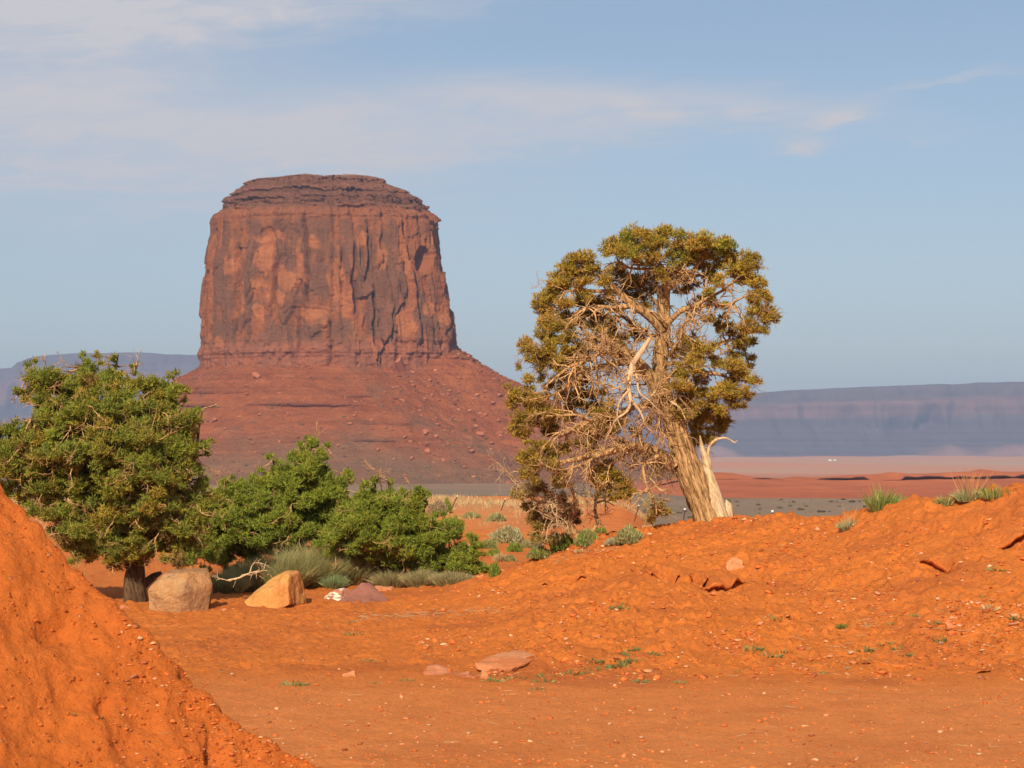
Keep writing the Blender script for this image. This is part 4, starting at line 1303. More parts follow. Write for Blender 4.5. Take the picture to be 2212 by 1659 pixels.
    F1 += [(a, b + B, c) for a, b, c in [(400, 650, 75), (300, 720, 75), (275, 780, 70), (340, 800, 75), (450, 760, 60), (310, 845, 50), (500, 830, 55), (420, 700, 75), (270, 680, 40), (780, 830, 65), (870, 880, 75), (950, 860, 75), (900, 940, 75), (1000, 930, 75), (1050, 970, 60), (980, 1000, 50), (800, 900, 55), (560, 870, 50), (480, 900, 45),
                                         (1235, 1050, 50), (1290, 1090, 42), (1212, 1150, 50), (1195, 1190, 34), (1245, 1115, 50), (1310, 1110, 30)]]
    F2 = [(880, 450, 70), (960, 430, 70), (1040, 480, 70), (1150, 450, 70), (1250, 430, 60), (1100, 570, 60), (750, 610, 65), (680, 610, 65), (850, 630, 60), (800, 740, 60), (700, 740, 65), (620, 760, 60), (900, 870, 55), (950, 930, 50), (1050, 840, 50), (1100, 910, 45), (1370, 1000, 45), (1510, 640, 45), (1600, 620, 45),
          (1700, 650, 45), (1650, 420, 60), (1560, 400, 60), (760, 820, 55), (1880, 880, 50), (1935, 920, 42), (1830, 970, 60), (1790, 1020, 55), (1920, 1060, 36), (1900, 1080, 30), (1600, 1450, 80), (1680, 1480, 75), (1720, 1530, 60), (1640, 1550, 65), (1560, 1560, 65), (1530, 1480, 70), (560, 1310, 65), (620, 1340, 60), (640, 1240, 50), (740, 1310, 45), (840, 1300, 45),
          (700, 1190, 45), (1000, 540, 60), (1200, 520, 55), (1420, 380, 60), (1380, 420, 50), (1750, 760, 45), (1700, 850, 40), (1780, 870, 40), (500, 1560, 45), (600, 1440, 45), (470, 1600, 40), (1180, 1400, 45), (1170, 1500, 40), (1550, 1620, 55), (1640, 1640, 45), (1510, 1650, 45), (680, 1520 + 50, 45), (740, 1640, 40), (880, 1820, 50), (840, 1830, 50), (660, 1660, 40), (720, 980, 55), (660, 1010, 55), (600, 1020, 60), (780, 930, 50), (560, 1160, 55), (480, 1230, 55), (680, 1280, 55), (780, 1390, 55), (560, 1450, 55), (680, 1400, 50), (1000, 860, 45), (860, 790, 55), (960, 680, 50), (900, 560, 60), (1180, 640, 45), (1420, 560, 45), (1440, 700, 40), (1420, 860, 40), (1600, 760, 45), (1680, 780, 45), (1640, 1050, 55), (1560, 1180, 55), (1340, 380, 60), (1480, 500, 50), (420, 1560, 50), (560, 1680, 50), (480, 1750, 50), (760, 1740, 50), (1000, 1680, 45), (1080, 1560, 45)]
    fo = Foliage(5)
    for k, (cl, back) in enumerate([(c, 0) for c in F1] + [(c, 1) for c in F2]):
        x, y, rad = cl
        edge = math.hypot((x - 1120) / 960, (y - 900) / 800)
        dep = 1.25 * math.sqrt(max(.05, 1 - min(edge, 1) ** 2))
        if back:
            dy = r.uniform(.5, 1.15) * max(dep, .8)
        else:
            dy = -r.uniform(.1, .9) * dep if edge > .45 else -r.uniform(.3, .9)
            if y < 450 and r.random() < .5:
                dy = r.uniform(-.6, .9)
        c, _q = Z3([(x, y)], dy, dy); c = c[0]
        R_ = rad * kz * (1.1 if not back else 1.2)
        i = nearest(N, c)
        wp = wiggle(N[i], c, 7, .35, r, -.04)
        tw.add(wp, np.linspace(min(NR[i], .028), .009, 7), 5, tint=r.uniform(.7, 1.0))
        pal = OLIVE if y > 300 or back else OLIVE + GREEN[:2]
        sub = 4 if R_ > .18 else 2
        for s_ in range(sub):
            off = r.normal(0, 1, 3); off *= R_ * r.uniform(.4, .85) / np.linalg.norm(off)
            fo.clump(c + off, R_ * r.uniform(.42, .66), (R_ / .25) ** 2 * (250 if not back else 300) / sub * 3.1, pal, .080, .026, .3, .85, r.uniform(.8, 1.2))
        for _ in range(3):
            dead_twig(tw, wp[r.integers(2, 6)], r.normal(0, 1, 3), r.uniform(.2, .5), .008, r, 1, r.uniform(.7, 1.1))
    tw.build('twigs', M_TWIG, root, base, kind='stuff')
    fo.build('crown', root, base)


old_tree()


def scrub_tree():
    """small twisted, half-dead juniper at the left foot of the old tree"""
    B = 0
    r = np.random.default_rng(31)
    q = lambda L: np.array(L, float)
    g0 = ground_at([690 * .2969 + 1054.1], [1345 * .2969 + 777.6])[0]
    D = float(g0[1]); kz = .2969 / F * D
    root = thing('scrub_juniper', g0, 'small twisted grey-branched juniper leaning at the left edge of the bank', 'tree')

    def Z4(L, d0=0., d1=0.):
        L = np.array(L, float)
        return at(L[:, 0] * .2969 + 1054.1, L[:, 1] * .2969 + 777.6, D + np.linspace(d0, d1, len(L))), (L[:, 2] * kz if L.shape[1] > 2 else None)
    stems = [([(692, 1362, 40), (655, 1310, 34), (610, 1240, 32), (585, 1190, 34), (612, 1130, 28), (640, 1050, 22), (625, 970, 15), (590, 925, 11), (520, 925, 8), (460, 940, 5)], 0, -.3),
             ([(690, 1352, 26), (720, 1300, 20), (770, 1235, 16), (796, 1170, 14), (778, 1095, 12), (790, 1000, 10), (800, 935, 7), (760, 900, 4)], 0, .2),
             ([(600, 1140, 16), (520, 1120, 14), (420, 1110, 10), (330, 1090, 5)], 0, -.4), ([(620, 1060, 12), (560, 1040, 9), (480, 980, 7), (380, 920, 5), (250, 900, 3)], 0, -.5),
             ([(420, 1040, 9), (340, 1020, 8), (220, 920, 6), (130, 810, 4), (70, 745, 2)], .2, .2), ([(640, 1060, 10), (560, 1080, 8), (420, 1030, 6), (280, 1110, 3)], -.2, -.6),
             ([(790, 1040, 8), (850, 1025, 6), (920, 1060, 3)], .1, .1), ([(780, 990, 6), (720, 960, 4), (680, 980, 2)], .1, .0), ([(580, 1190, 14), (500, 1190, 9), (420, 1210, 5)], 0, .1)]
    N, NR = [], []
    tb = Tubes()
    for i, (L, a, b) in enumerate(stems):
        p, rr = Z4(L, a, b); p, rr = smooth_path(p, rr, .06)
        tb.add(p, rr, 9, .12, 5 + i, 1.0)
        N.append(p); NR.append(rr)
    tb.build('trunk', M_BARK, root, g0)
    tw = Tubes()
    for p, rr in zip(N, NR):
        for _ in range(max(5, len(p) // 2)):
            i = r.integers(len(p) // 4, len(p))
            dead_twig(tw, p[i], r.normal(0, 1, 3) + np.array([-.4, -.5, .0]), r.uniform(.3, .9), min(.016, rr[i] * .7), r, 2, r.uniform(.85, 1.25), -.3)
    Na = np.vstack(N); Ra = np.concatenate(NR)
    fo = Foliage(8)
    for (x, y, rad) in [(300, 950, 75), (230, 975, 55), (370, 950, 65), (430, 1000, 55), (300, 1050, 55), (330, 1150, 55), (380, 1205, 55), (440, 1180, 55), (350, 1100, 55), (460, 1100, 50), (520, 1160, 45), (400, 1300, 50), (480, 1290, 45), (340, 1290, 40), (560, 1010, 45), (640, 1180, 40), (590, 1080, 40), (260, 1000, 45), (660, 1120, 30)]:
        c, _ = Z4([(x, y)], r.uniform(-.1, .7), 0); c = c[0]
        i = nearest(Na, c)
        tw.add(wiggle(Na[i], c, 6, .35, r), np.linspace(.02, .008, 6), 4, tint=.85)
        R_ = rad * kz
        for s_ in range(3):
            off = r.normal(0, 1, 3); off *= R_ * .5 / np.linalg.norm(off)
            fo.clump(c + off, R_ * .6, (R_ / .25) ** 2 * 260, [(.30, .215, .05), (.34, .21, .06), (.23, .19, .04)], .10, .033, .2)
    tw.build('twigs', M_DEAD, root, g0, kind='stuff')
    fo.build('crown', root, g0)


scrub_tree()


def in_poly(x, y, poly):
    poly = np.asarray(poly, float); n = len(poly)
    ins = np.zeros(len(x), bool); j = n - 1
    for i in range(n):
        xi, yi = poly[i]; xj, yj = poly[j]
        c = ((yi > y) != (yj > y)) & (x < (xj - xi) * (y - yi) / (yj - yi + 1e-12) + xi)
        ins ^= c; j = i
    return ins


def bushy_tree(name, label, poly, conv, D, base, stems, nclump, pal, seed, thick, rad=(14, 26), dens=1.0, bark=None, twigs=60, group=None, brown=0.0, tw_mat=None, extra=()):
    """leafy juniper: outline of the crown, stems, sprays filling the crown's volume"""
    r = np.random.default_rng(seed)
    poly = np.array([conv(a, b) for a, b in poly]); ctr = poly.mean(0); ext = np.abs(poly - ctr).max(0)
    root = thing(name, base, label, 'tree', group)
    N, NR = [], []
    for i, (L, d0, d1) in enumerate(stems):
        q = np.array([(*conv(a, b), c) for a, b, c in L], float)
        p = at(q[:, 0], q[:, 1], D + np.linspace(d0, d1, len(q)))
        if i == 0:
            p[0] = base; p[0, 2] -= .15
        p, rr = smooth_path(p, q[:, 2] / F * D, .08)
        t = Tubes(); t.add(p, rr, 14 if i == 0 else 8, .16, seed + i, 1.0)
        t.build('trunk' if i == 0 else 'branch', bark or M_BARK_SHADE, root, base)
        N.append(p); NR.append(rr)
    N = np.vstack(N); NR = np.concatenate(NR)
    lo, hi = poly.min(0), poly.max(0)
    U = r.uniform(lo[0], hi[0], nclump * 30); V = r.uniform(lo[1], hi[1], nclump * 30)
    k = in_poly(U, V, poly); U, V = U[k], V[k]
    # keep clumps apart
    keepU, keepV = [], []
    mind = math.sqrt((hi[0] - lo[0]) * (hi[1] - lo[1]) * .62 / nclump) * .62
    for a, b in zip(U, V):
        if len(keepU) >= nclump:
            break
        if keepU and np.min((np.array(keepU) - a) ** 2 + (np.array(keepV) - b) ** 2) < mind ** 2:
            continue
        keepU.append(a); keepV.append(b)
    for q in extra:
        keepU.append(conv(*q)[0]); keepV.append(conv(*q)[1])
    U, V = np.array(keepU), np.array(keepV)
    nx_ = len(U) - len(extra)
    # distance to the outline controls depth: thin at the edge
    seg_a, seg_b = poly, np.roll(poly, -1, 0)
    P2 = np.stack([U, V], 1)
    ab = seg_b - seg_a
    t = np.clip(((P2[:, None] - seg_a[None]) * ab[None]).sum(-1) / ((ab ** 2).sum(-1)[None] + 1e-9), 0, 1)
    dist = np.linalg.norm(P2[:, None] - (seg_a[None] + t[..., None] * ab[None]), axis=-1).min(1)
    dist[nx_:] = np.maximum(dist[nx_:], 22)
    half = thick * np.sqrt(np.clip(dist / (.42 * min(ext)), .03, 1))
    fo = Foliage(seed + 1); tw = Tubes()
    for a, b, h, ds in zip(U, V, half, dist):
        for side in ((-1, 1) if ds > 30 else (-1,)):
            dy = side * r.uniform(.35, 1.0) * h if side < 0 else r.uniform(.0, .9) * h
            R_px = min(r.uniform(*rad), max(10, ds * 1.1))
            R_ = R_px / F * D
            c = at(a, b, D + dy)
            i = nearest(N, c)
            wp = wiggle(N[i], c, 6, .3, r, .03)
            tw.add(wp, np.linspace(min(.03, NR[i]), .008, 6), 4, tint=r.uniform(.6, 1.0))
            pl = pal if r.random() > brown else [(.20, .125, .035), (.16, .11, .03)]
            cn = max(1, int(R_ / .13))
            for s_ in range(cn):
                off = r.normal(0, 1, 3); off *= R_ * .6 / np.linalg.norm(off)
                fo.clump(c + off, R_ * .6, dens * (R_ / .25) ** 2 * 480 / cn, pl, .085, .029, .55, .95)
            if side < 0 and r.random() < twigs / 100:
                dead_twig(tw, c, r.normal(0, 1, 3) + np.array([0, -1.3, 0]), r.uniform(.3, .9), .014, r, 2, r.uniform(1.0, 1.5), -.2)
    tw.build('twigs', tw_mat or M_TWIG, root, base, kind='stuff')
    fo.build('crown', root, base)
    return root


Z5 = lambda x, y: (x * .375, y * .375 + 725.8)
Z6 = lambda x, y: (x * .3125 + 414.7, y * .3125 + 915.9)


def left_trees():
    u, v = Z5(775, 1530)
    b = ground_at([u], [v])[0]
    poly = [(-330, 560), (-200, 470), (-40, 500), (60, 475), (200, 475), (230, 430), (60, 350), (40, 300), (90, 270), (150, 290), (110, 205), (60, 185), (160, 175), (210, 120), (280, 150), (340, 145), (355, 195), (420, 195), (445, 120), (480, 85), (510, 130), (560, 110), (630, 150), (655, 90), (685, 80), (690, 130), (640, 195), (700, 215), (735, 150), (770, 165), (800, 185), (765, 260), (830, 240),
            (920, 220), (1000, 212), (1080, 270), (1060, 350), (1030, 430), (1080, 430), (1140, 400), (1160, 480), (1210, 560), (1190, 700), (1205, 770), (1190, 900), (1195, 1000), (1180, 1090), (1160, 1250), (1130, 1330), (985, 1325), (960, 1230), (905, 1240), (870, 1290), (830, 1335), (740, 1335), (700, 1310), (640, 1310), (590, 1260), (480, 1295), (420, 1280), (330, 1180),
            (240, 1090), (240, 1040), (330, 985), (280, 1000), (200, 960), (100, 900), (0, 860), (-200, 800), (-330, 700)]
    st = [([(775, 1535, 26), (770, 1450, 24), (780, 1340, 19), (770, 1240, 19), (740, 1080, 17), (690, 900, 15), (620, 700, 12), (560, 560, 9), (520, 400, 6), (500, 200, 3)], 0, 0),
          ([(720, 1000, 11), (560, 900, 9), (400, 800, 7), (200, 700, 5), (0, 620, 3)], 0, -.4), ([(700, 900, 11), (820, 760, 9), (920, 600, 6), (980, 400, 4), (1000, 260, 2)], 0, .3),
          ([(760, 1180, 10), (900, 1080, 8), (1020, 900, 6), (1120, 700, 4), (1150, 500, 2)], 0, .2), ([(740, 1100, 8), (600, 1120, 6), (420, 1150, 4)], 0, -.5), ([(600, 660, 8), (420, 500, 6), (250, 420, 4), (120, 330, 2)], 0, -.3),
          ([(780, 1200, 7), (900, 1230, 5), (1050, 1250, 3)], 0, .3), ([(560, 560, 5), (640, 300, 4), (680, 110, 2)], 0, .1), ([(640, 760, 8), (500, 640, 7), (330, 540, 5), (180, 480, 3)], -.2, -.8),
          ([(780, 1440, 13), (830, 1430, 10), (880, 1390, 8), (925, 1365, 4)], .1, .9)]
    bushy_tree('juniper_tree', 'broad dense juniper with short dark trunk beside the big square boulder', poly, Z5, float(b[1]), b, st, 350, GREEN + GREEN + OLIVE[:1], 51, 2.0, (19, 34), 1.0, brown=.04, twigs=45, extra=[(450, 1270), (520, 1250), (640, 1290), (690, 1310), (730, 1280), (830, 1290), (1000, 1290), (1060, 1310), (1110, 1290), (380, 1200), (560, 1210), (940, 1200), (1010, 1230), (1120, 1200), (1180, 1150), (1220, 1000), (1230, 1100), (1220, 1200), (1240, 900), (470, 1180), (860, 1230), (640, 1220), (1060, 1180), (320, 1120), (700, 1240), (780, 1300), (600, 1280), (60, 760), (120, 820), (60, 880), (180, 880), (150, 950), (230, 950), (260, 1010), (300, 1060), (200, 1000), (100, 930), (20, 820), (-60, 780), (350, 1120), (290, 930), (-60, 860), (20, 900)])
    # two bushy junipers
    b = at(640, 1230, 66.0); b[2] = float(H0(b[0], b[1])[0])
    poly = [(60, 470), (120, 470), (200, 400), (250, 350), (330, 420), (350, 380), (440, 350), (480, 300), (540, 310), (530, 200), (565, 190), (590, 250), (640, 240), (690, 210), (740, 120), (800, 105), (860, 120), (930, 110), (930, 190), (890, 240), (980, 280), (960, 340), (1040, 330), (1090, 260), (1120, 370), (1100, 470), (1080, 600), (1060, 760), (1000, 930),
            (850, 940), (700, 930), (600, 930), (480, 1000), (300, 980), (200, 1010), (80, 1020), (0, 900), (-20, 650)]
    st = [([(640, 1040, 16), (650, 900, 13), (680, 750, 11), (720, 560, 8), (780, 380, 5), (830, 160, 2)], 0, 0), ([(650, 900, 8), (520, 760, 6), (350, 600, 4), (260, 420, 2)], 0, .2), ([(670, 800, 8), (850, 650, 5), (1000, 480, 3), (1080, 330, 2)], 0, -.2), ([(650, 920, 7), (450, 860, 5), (200, 780, 3)], 0, -.3), ([(700, 640, 6), (600, 450, 4), (560, 240, 2)], 0, .2), ([(660, 860, 7), (860, 850, 4), (980, 800, 2)], 0, -.4)]
    bushy_tree('juniper_bush', 'bushy green juniper with pointed top, tallest of the bushes behind the boulders', poly, Z6, 66.0, b, st, 210, LIME + GREEN[:1], 61, 2.0, (18, 30), 1.05, group='bushy junipers behind the boulders', twigs=30)
    b = at(870, 1245, 63.0); b[2] = float(H0(b[0], b[1])[0])
    poly = [(1000, 620), (1070, 540), (1140, 480), (1180, 430), (1255, 345), (1290, 370), (1275, 450), (1320, 460), (1350, 350), (1385, 375), (1380, 465), (1500, 465), (1570, 435), (1640, 480), (1640, 560), (1590, 610), (1700, 620), (1800, 640), (1860, 720), (1850, 800), (1830, 900), (1860, 1000), (1700, 1060), (1550, 1070), (1400, 1030), (1250, 960), (1050, 950), (900, 930), (860, 830), (900, 700)]
    st = [([(1450, 1090, 15), (1430, 950, 12), (1400, 800, 9), (1380, 600, 6), (1360, 380, 2)], 0, 0), ([(1430, 940, 7), (1250, 800, 5), (1100, 650, 3)], 0, -.2), ([(1420, 900, 8), (1560, 760, 5), (1620, 520, 2)], 0, .2), ([(1430, 960, 7), (1650, 850, 4), (1830, 760, 2)], 0, -.2), ([(1400, 780, 6), (1280, 560, 4), (1265, 380, 2)], 0, .1), ([(1420, 980, 6), (1180, 900, 4), (950, 840, 2)], 0, -.4)]
    bushy_tree('juniper_bush', 'bushy green juniper with several short spires, right of the pointed-topped one', poly, Z6, 63.0, b, st, 190, LIME + GREEN[:2], 71, 1.8, (18, 30), 1.05, group='bushy junipers behind the boulders', twigs=25)
    b = at(1025, 1246, 61.5); b[2] = float(H0(b[0], b[1])[0])
    poly = [(1800, 900), (1880, 820), (1930, 810), (1940, 740), (1970, 745), (1985, 850), (2000, 920), (2030, 960), (2060, 1000), (2100, 950), (2130, 970), (2110, 1040), (1980, 1060), (1850, 1060), (1790, 1000)]
    st = [([(1940, 1070, 6), (1945, 960, 4), (1955, 780, 2)], 0, 0), ([(1940, 1040, 4), (2020, 1010, 3), (2110, 980, 2)], 0, 0), ([(1940, 1000, 4), (1860, 930, 2)], 0, 0)]
    bushy_tree('juniper_bush', 'low young juniper with one upright shoot where the bank meets the bushes', poly, Z6, 61.5, b, st, 44, LIME, 81, .6, (9, 15), 1.2, group='bushy junipers behind the boulders', twigs=8)


left_trees()

# ------------------------------------------------------------------ boulders and stones
def hull_rock(name, pts, mat, label, cat='boulder', group=None, seed=1, sub=4, amp=.05, soft=1, org=None):
    """rock grown from hand-placed corner points"""
    bm = bmesh.new()
    P = np.array(pts, float)
    org = np.array([P[:, 0].mean(), P[:, 1].mean(), P[:, 2].min()]) if org is None else org
    for q in P - org:
        bm.verts.new(q)
    res = bmesh.ops.convex_hull(bm, input=bm.verts)
    bmesh.ops.delete(bm, geom=list({g for g in res['geom_interior'] + res['geom_unused'] if isinstance(g, bmesh.types.BMVert)}), context='VERTS')
    size = float(np.ptp(P, axis=0).max())
    bmesh.ops.bevel(bm, geom=bm.edges[:], offset=size * .010, segments=2, profile=.6, affect='EDGES')
    for _ in range(sub):
        long = [e for e in bm.edges if e.calc_length() > size * .05]
        if not long or len(bm.verts) > 3500:
            break
        bmesh.ops.subdivide_edges(bm, edges=long, cuts=1, use_grid_fill=True)
        bmesh.ops.triangulate(bm, faces=[f for f in bm.faces if len(f.verts) > 4])
    bm.normal_update()
    Q = np.array([v.co[:] for v in bm.verts]); N = np.array([v.normal[:] for v in bm.verts])
    k = 2.2 / size
    d = size * amp * 1.3 * (fb3(Q * k + seed, 4, seed) * .8 + .5 * (np.abs(fb3(Q * k * 1.7 + 9, 2, seed + 5)) - .3))
    for v, q, n, dd in zip(bm.verts, Q, N, d):
        v.co = q + n * dd
    me = bpy.data.meshes.new(name); bm.to_mesh(me); bm.free()
    me.materials.append(mat)
    return link(name, me, label=label, cat=cat, group=group, loc=org)


M_TAN = m_rock('tan_sandstone', (.48, .22, .085), (.58, .35, .17), (.38, .19, .09), 1.9, .22)
M_YEL = m_rock('yellow_sandstone', (.70, .33, .09), (.76, .41, .13), (.58, .24, .07), 1.5, .2)
M_MAR = m_rock('maroon_sandstone', (.27, .105, .075), (.31, .13, .09), (.25, .10, .07), .8, .015)
M_LIC = m_rock('lichened_rock', (.40, .15, .09), (.46, .20, .12), (.36, .14, .09), 1.5, .04, (.74, .66, .50))
M_PNK = m_rock('pink_sandstone', (.52, .20, .085), (.56, .27, .13), (.50, .165, .06), 1.6, .05)
M_GRY = m_rock('grey_stone', (.26, .25, .22), (.33, .32, .28), (.22, .21, .19), 3, .01)
M_WHT = m_rock('white_stone', (.70, .58, .42), (.78, .68, .54), (.66, .52, .36), 3, .01)
M_RED = m_rock('red_stone', (.46, .16, .07), (.54, .22, .11), (.40, .13, .06), 2.5, .03)
Z10 = lambda x, y: (x * .2734 + 293.8, y * .2734 + 1192.3)
Z12 = lambda x, y: (x * .3906 + 604.8, y * .3906 + 1192.3)
Z13 = lambda x, y: (x * .414 + 1296, y * .414 + 1106)
Z8 = lambda x, y: (x * .2734 + 864, y * .2734 + 907.2)


def boulders():
    def rock(name, conv, foot, pts, mat, label, seed, amp=.05, cat='boulder', sink=.12, group='boulders beside the junipers'):
        u, v = conv(*foot)
        g = ground_at([u], [v])[0]
        P = []
        for x, y, dy in pts:
            u, v = conv(x, y)
            P.append(at(u, v, g[1] + dy))
        P = np.array(P)
        lowest = P[:, 2].min()
        P[:, 2] = np.where(P[:, 2] < g[2] + .25, P[:, 2] - sink, P[:, 2])
        return hull_rock(name, P, mat, label, cat, group, seed, 4, amp)
    rock('boulder', Z10, (340, 478), [(85, 440, .3), (98, 300, .35), (225, 165, .7), (265, 150, 1.2), (400, 168, .45), (510, 140, .9), (572, 152, .8), (600, 250, .6), (575, 435, .5), (440, 462, .1), (345, 484, 0), (190, 470, .15), (370, 330, .0), (300, 145, 2.0), (560, 140, 2.1), (140, 300, 1.8), (600, 300, 2.0), (580, 440, 1.9), (90, 440, 1.7)], M_TAN,
         'big square tan boulder beside the trunk of the broad juniper', 3, .022)
    rock('boulder', Z10, (990, 437), [(868, 358, .4), (885, 385, .3), (990, 440, 0), (1090, 425, .0), (1215, 372, .1), (1200, 200, .35), (1180, 157, .8), (1285, 160, 1.1), (1305, 230, 1.2), (1320, 330, 1.3), (1060, 235, .8), (1330, 370, 1.4), (1240, 175, 2.0), (1000, 300, 1.9), (900, 370, 1.8), (1320, 350, 2.3)], M_YEL,
         'wedge-shaped yellow orange boulder in front of the sagebrush', 5, .03)
    rock('boulder', Z10, (1495, 385), [(1478, 330, .4), (1498, 306, .6), (1640, 276, 1.0), (1692, 284, 1.2), (1600, 385, .2), (1490, 385, .2), (1650, 290, 1.8), (1500, 330, 1.6), (1700, 385, 1.8)], M_LIC,
         'low red rock splashed with white lichen against the flat maroon slab', 7, .04)
    rock('boulder', Z10, (1640, 395), [(1555, 402, .0), (1590, 372, .2), (1790, 250, 1.0), (1840, 250, 1.2), (1995, 338, .6), (1985, 366, .4), (1860, 366, .05), (1750, 392, -.15), (1640, 398, -.2), (1830, 260, 2.0), (2000, 350, 1.8), (1600, 390, 1.6)], M_MAR,
         'smooth flat maroon rock slab tilted on the sand', 9, .02)
    rock('boulder', Z10, (1940, 306), [(1860, 258, .1), (1888, 238, .3), (2018, 248, .3), (2032, 275, .1), (2026, 306, 0), (1940, 308, 0), (1866, 284, 0), (1900, 240, 1.0), (2025, 250, 1.0), (1870, 280, 1.0), (2028, 300, 1.0)], M_PNK,
         'small oblong pinkish block behind the maroon slab', 11, .05)
    rock('stone', Z10, (680, 466), [(614, 462, .1), (640, 424, .2), (720, 410, .2), (746, 440, .1), (736, 468, 0), (650, 470, 0), (650, 425, .6), (740, 440, .6)], M_RED, 'rounded red stone between the tan boulder and the yellow one', 13, .06, 'stone')
    rock('stone', Z10, (2000, 412), [(1974, 398, .0), (1990, 374, .1), (2052, 368, .1), (2054, 392, 0), (2008, 416, 0), (2000, 378, .4), (2050, 390, .4)], M_PNK, 'pale pink stone on the sand in front of the maroon slab', 15, .05, 'stone')
    rock('stone', Z5, (715, 1570), [(680, 1546, .1), (702, 1524, .2), (755, 1538, .2), (756, 1560, .1), (738, 1572, 0), (690, 1566, 0), (710, 1526, .6), (750, 1545, .6)], M_RED, 'flat red stone at the foot of the broad juniper trunk', 17, .05, 'stone')
    rock('boulder', Z12, (1180, 655), [(1078, 602, .2), (1090, 640, .0), (1140, 576, .8), (1320, 524, 2.0), (1390, 543, 1.6), (1418, 578, 1.0), (1352, 605, .5), (1300, 640, .1), (1180, 652, 0), (1200, 560, 2.4), (1400, 555, 2.4), (1100, 610, 1.8)], M_PNK, 'long half-buried sandstone slab at the foot of the bank', 19, .02, sink=.04, group='half-buried rocks at the foot of the bank')
    rock('boulder', Z12, (850, 693), [(775, 697, .1), (788, 646, .4), (830, 614, .7), (900, 632, .6), (1050, 654, .5), (1056, 690, .1), (900, 694, 0), (830, 620, 1.2), (1040, 660, 1.2)], M_RED, 'smooth low red rock left of the half-buried slab', 21, .05, sink=.04, group='half-buried rocks at the foot of the bank')
    rock('stone', Z12, (1125, 702), [(1090, 702, 0), (1108, 640, .3), (1150, 638, .3), (1162, 692, 0), (1130, 706, -.05), (1120, 640, .6), (1155, 690, .5)], M_PNK, 'upright pale-tipped stone in front of the half-buried slab', 23, .05, 'stone', sink=.04, group='half-buried rocks at the foot of the bank')
    rock('stone', Z12, (350, 696), [(328, 690, 0), (344, 662, .15), (410, 640, .2), (421, 676, .05), (352, 698, -.05), (350, 664, .45), (415, 650, .45)], M_PNK, 'brick-like pink stone alone on the sand left of the half-buried rocks', 25, .04, 'stone', sink=.04, group='half-buried rocks at the foot of the bank')
    rock('stone', Z13, (1850, 594), [(1804, 562, 0), (1829, 530, .2), (1902, 553, .2), (1888, 596, -.05), (1812, 590, -.05), (1835, 532, .5), (1898, 560, .5)], M_PNK, 'squarish pale stone, largest on the right part of the bank', 27, .04, 'stone', sink=.05, group='stones on the bank')
    rock('stone', Z13, (700, 306), [(658, 300, .0), (668, 258, .2), (700, 238, .3), (738, 242, .3), (742, 285, .1), (720, 312, 0), (690, 245, .5), (738, 260, .5)], M_PNK, 'crumbly pale pinkish lump high on the bank under the old tree', 29, .10, 'stone', sink=.05, group='stones on the bank')
    S = [(1690, 52, 20, 'PNK', 'squarish tan stone just below the crest left of the spiky clump'), (1640, 85, 13, 'PNK', 'small tan stone beside a squarish one near the crest'), (840, 205, 30, 'PNK', 'flat pale streak of rock high on the bank'), (1525, 335, 18, 'RED', 'rounded red stone halfway up the right part of the bank'),
         (1545, 612, 24, 'RED', 'wedge-shaped red stone left of the large squarish stone'), (1248, 642, 16, 'PNK', 'rounded pinkish stone below the green tuft on the slope'), (1975, 745, 17, 'PNK', 'pointed tan stone low on the bank near the photo\'s right edge'), (1385, 805, 14, 'RED', 'small red stone low on the bank beside a grey pebble'),
         (565, 700, 28, 'RED', 'flat dark red stone low on the bank'), (595, 745, 18, 'PNK', 'flat pink stone just under the flat dark red one'), (680, 735, 14, 'RED', 'small red stone right of the flat pink one'), (848, 775, 13, 'PNK', 'small pinkish stone at the foot of the bank'), (430, 735, 11, 'WHT', 'whitish pebble low on the bank, upper of two'), (408, 760, 11, 'WHT', 'whitish pebble low on the bank, lower of two'),
         (1178, 797, 9, 'WHT', 'single white pebble at the foot of the bank'), (1065, 1215, 20, 'RED', 'reddish stone on the flat near the bottom of the photo'), (1205, 1220, 15, 'RED', 'small orange stone right of the reddish one on the flat'), (1780, 688, 19, 'GRY', 'grey stone below the large squarish stone'), (1290, 820, 19, 'GRY', 'grey stone at the foot of the bank'),
         (240, 685, 10, 'GRY', 'small grey pebble low on the left part of the bank'), (800, 365, 20, 'RED', 'dark red stone below the crumbly pale lump'), (70, 550, 18, 'PNK', 'pinkish stone on the left part of the bank'), (85, 770, 30, 'PNK', 'flat tan stone at the foot of the bank right of the half-buried slab'), (300, 622, 26, 'RED', 'flat red slab of stone on the lower bank'),
         (1760, 595, 15, 'PNK', 'small tan stone left of the large squarish stone'), (1655, 360, 18, 'MAR', 'dark pointed stone standing in the sand of the bank'), (1085, 410, 14, 'RED', 'round red stone in the middle of the bank'), (1300, 250, 15, 'RED', 'flat red stone in the upper bank'), (905, 268, 14, 'PNK', 'pink stone right of the crumbly pale lump'), (67, 195, 11, 'PNK', 'rounded tan stone on the crest line left of the old tree'),
         (1700, 92, 9, 'WHT', 'small white pebble under the squarish tan stone near the crest'), (2195, 70, 18, 'PNK', 'tan stone at the photo\'s right edge near the crest')]
    M = {'PNK': M_PNK, 'RED': M_RED, 'WHT': M_WHT, 'GRY': M_GRY, 'MAR': M_MAR, 'YEL': M_YEL}
    var = {}
    r = random.Random(3)
    uv = np.array([Z13(a, b) for a, b, *_ in S]); G = ground_at(uv[:, 0], uv[:, 1])
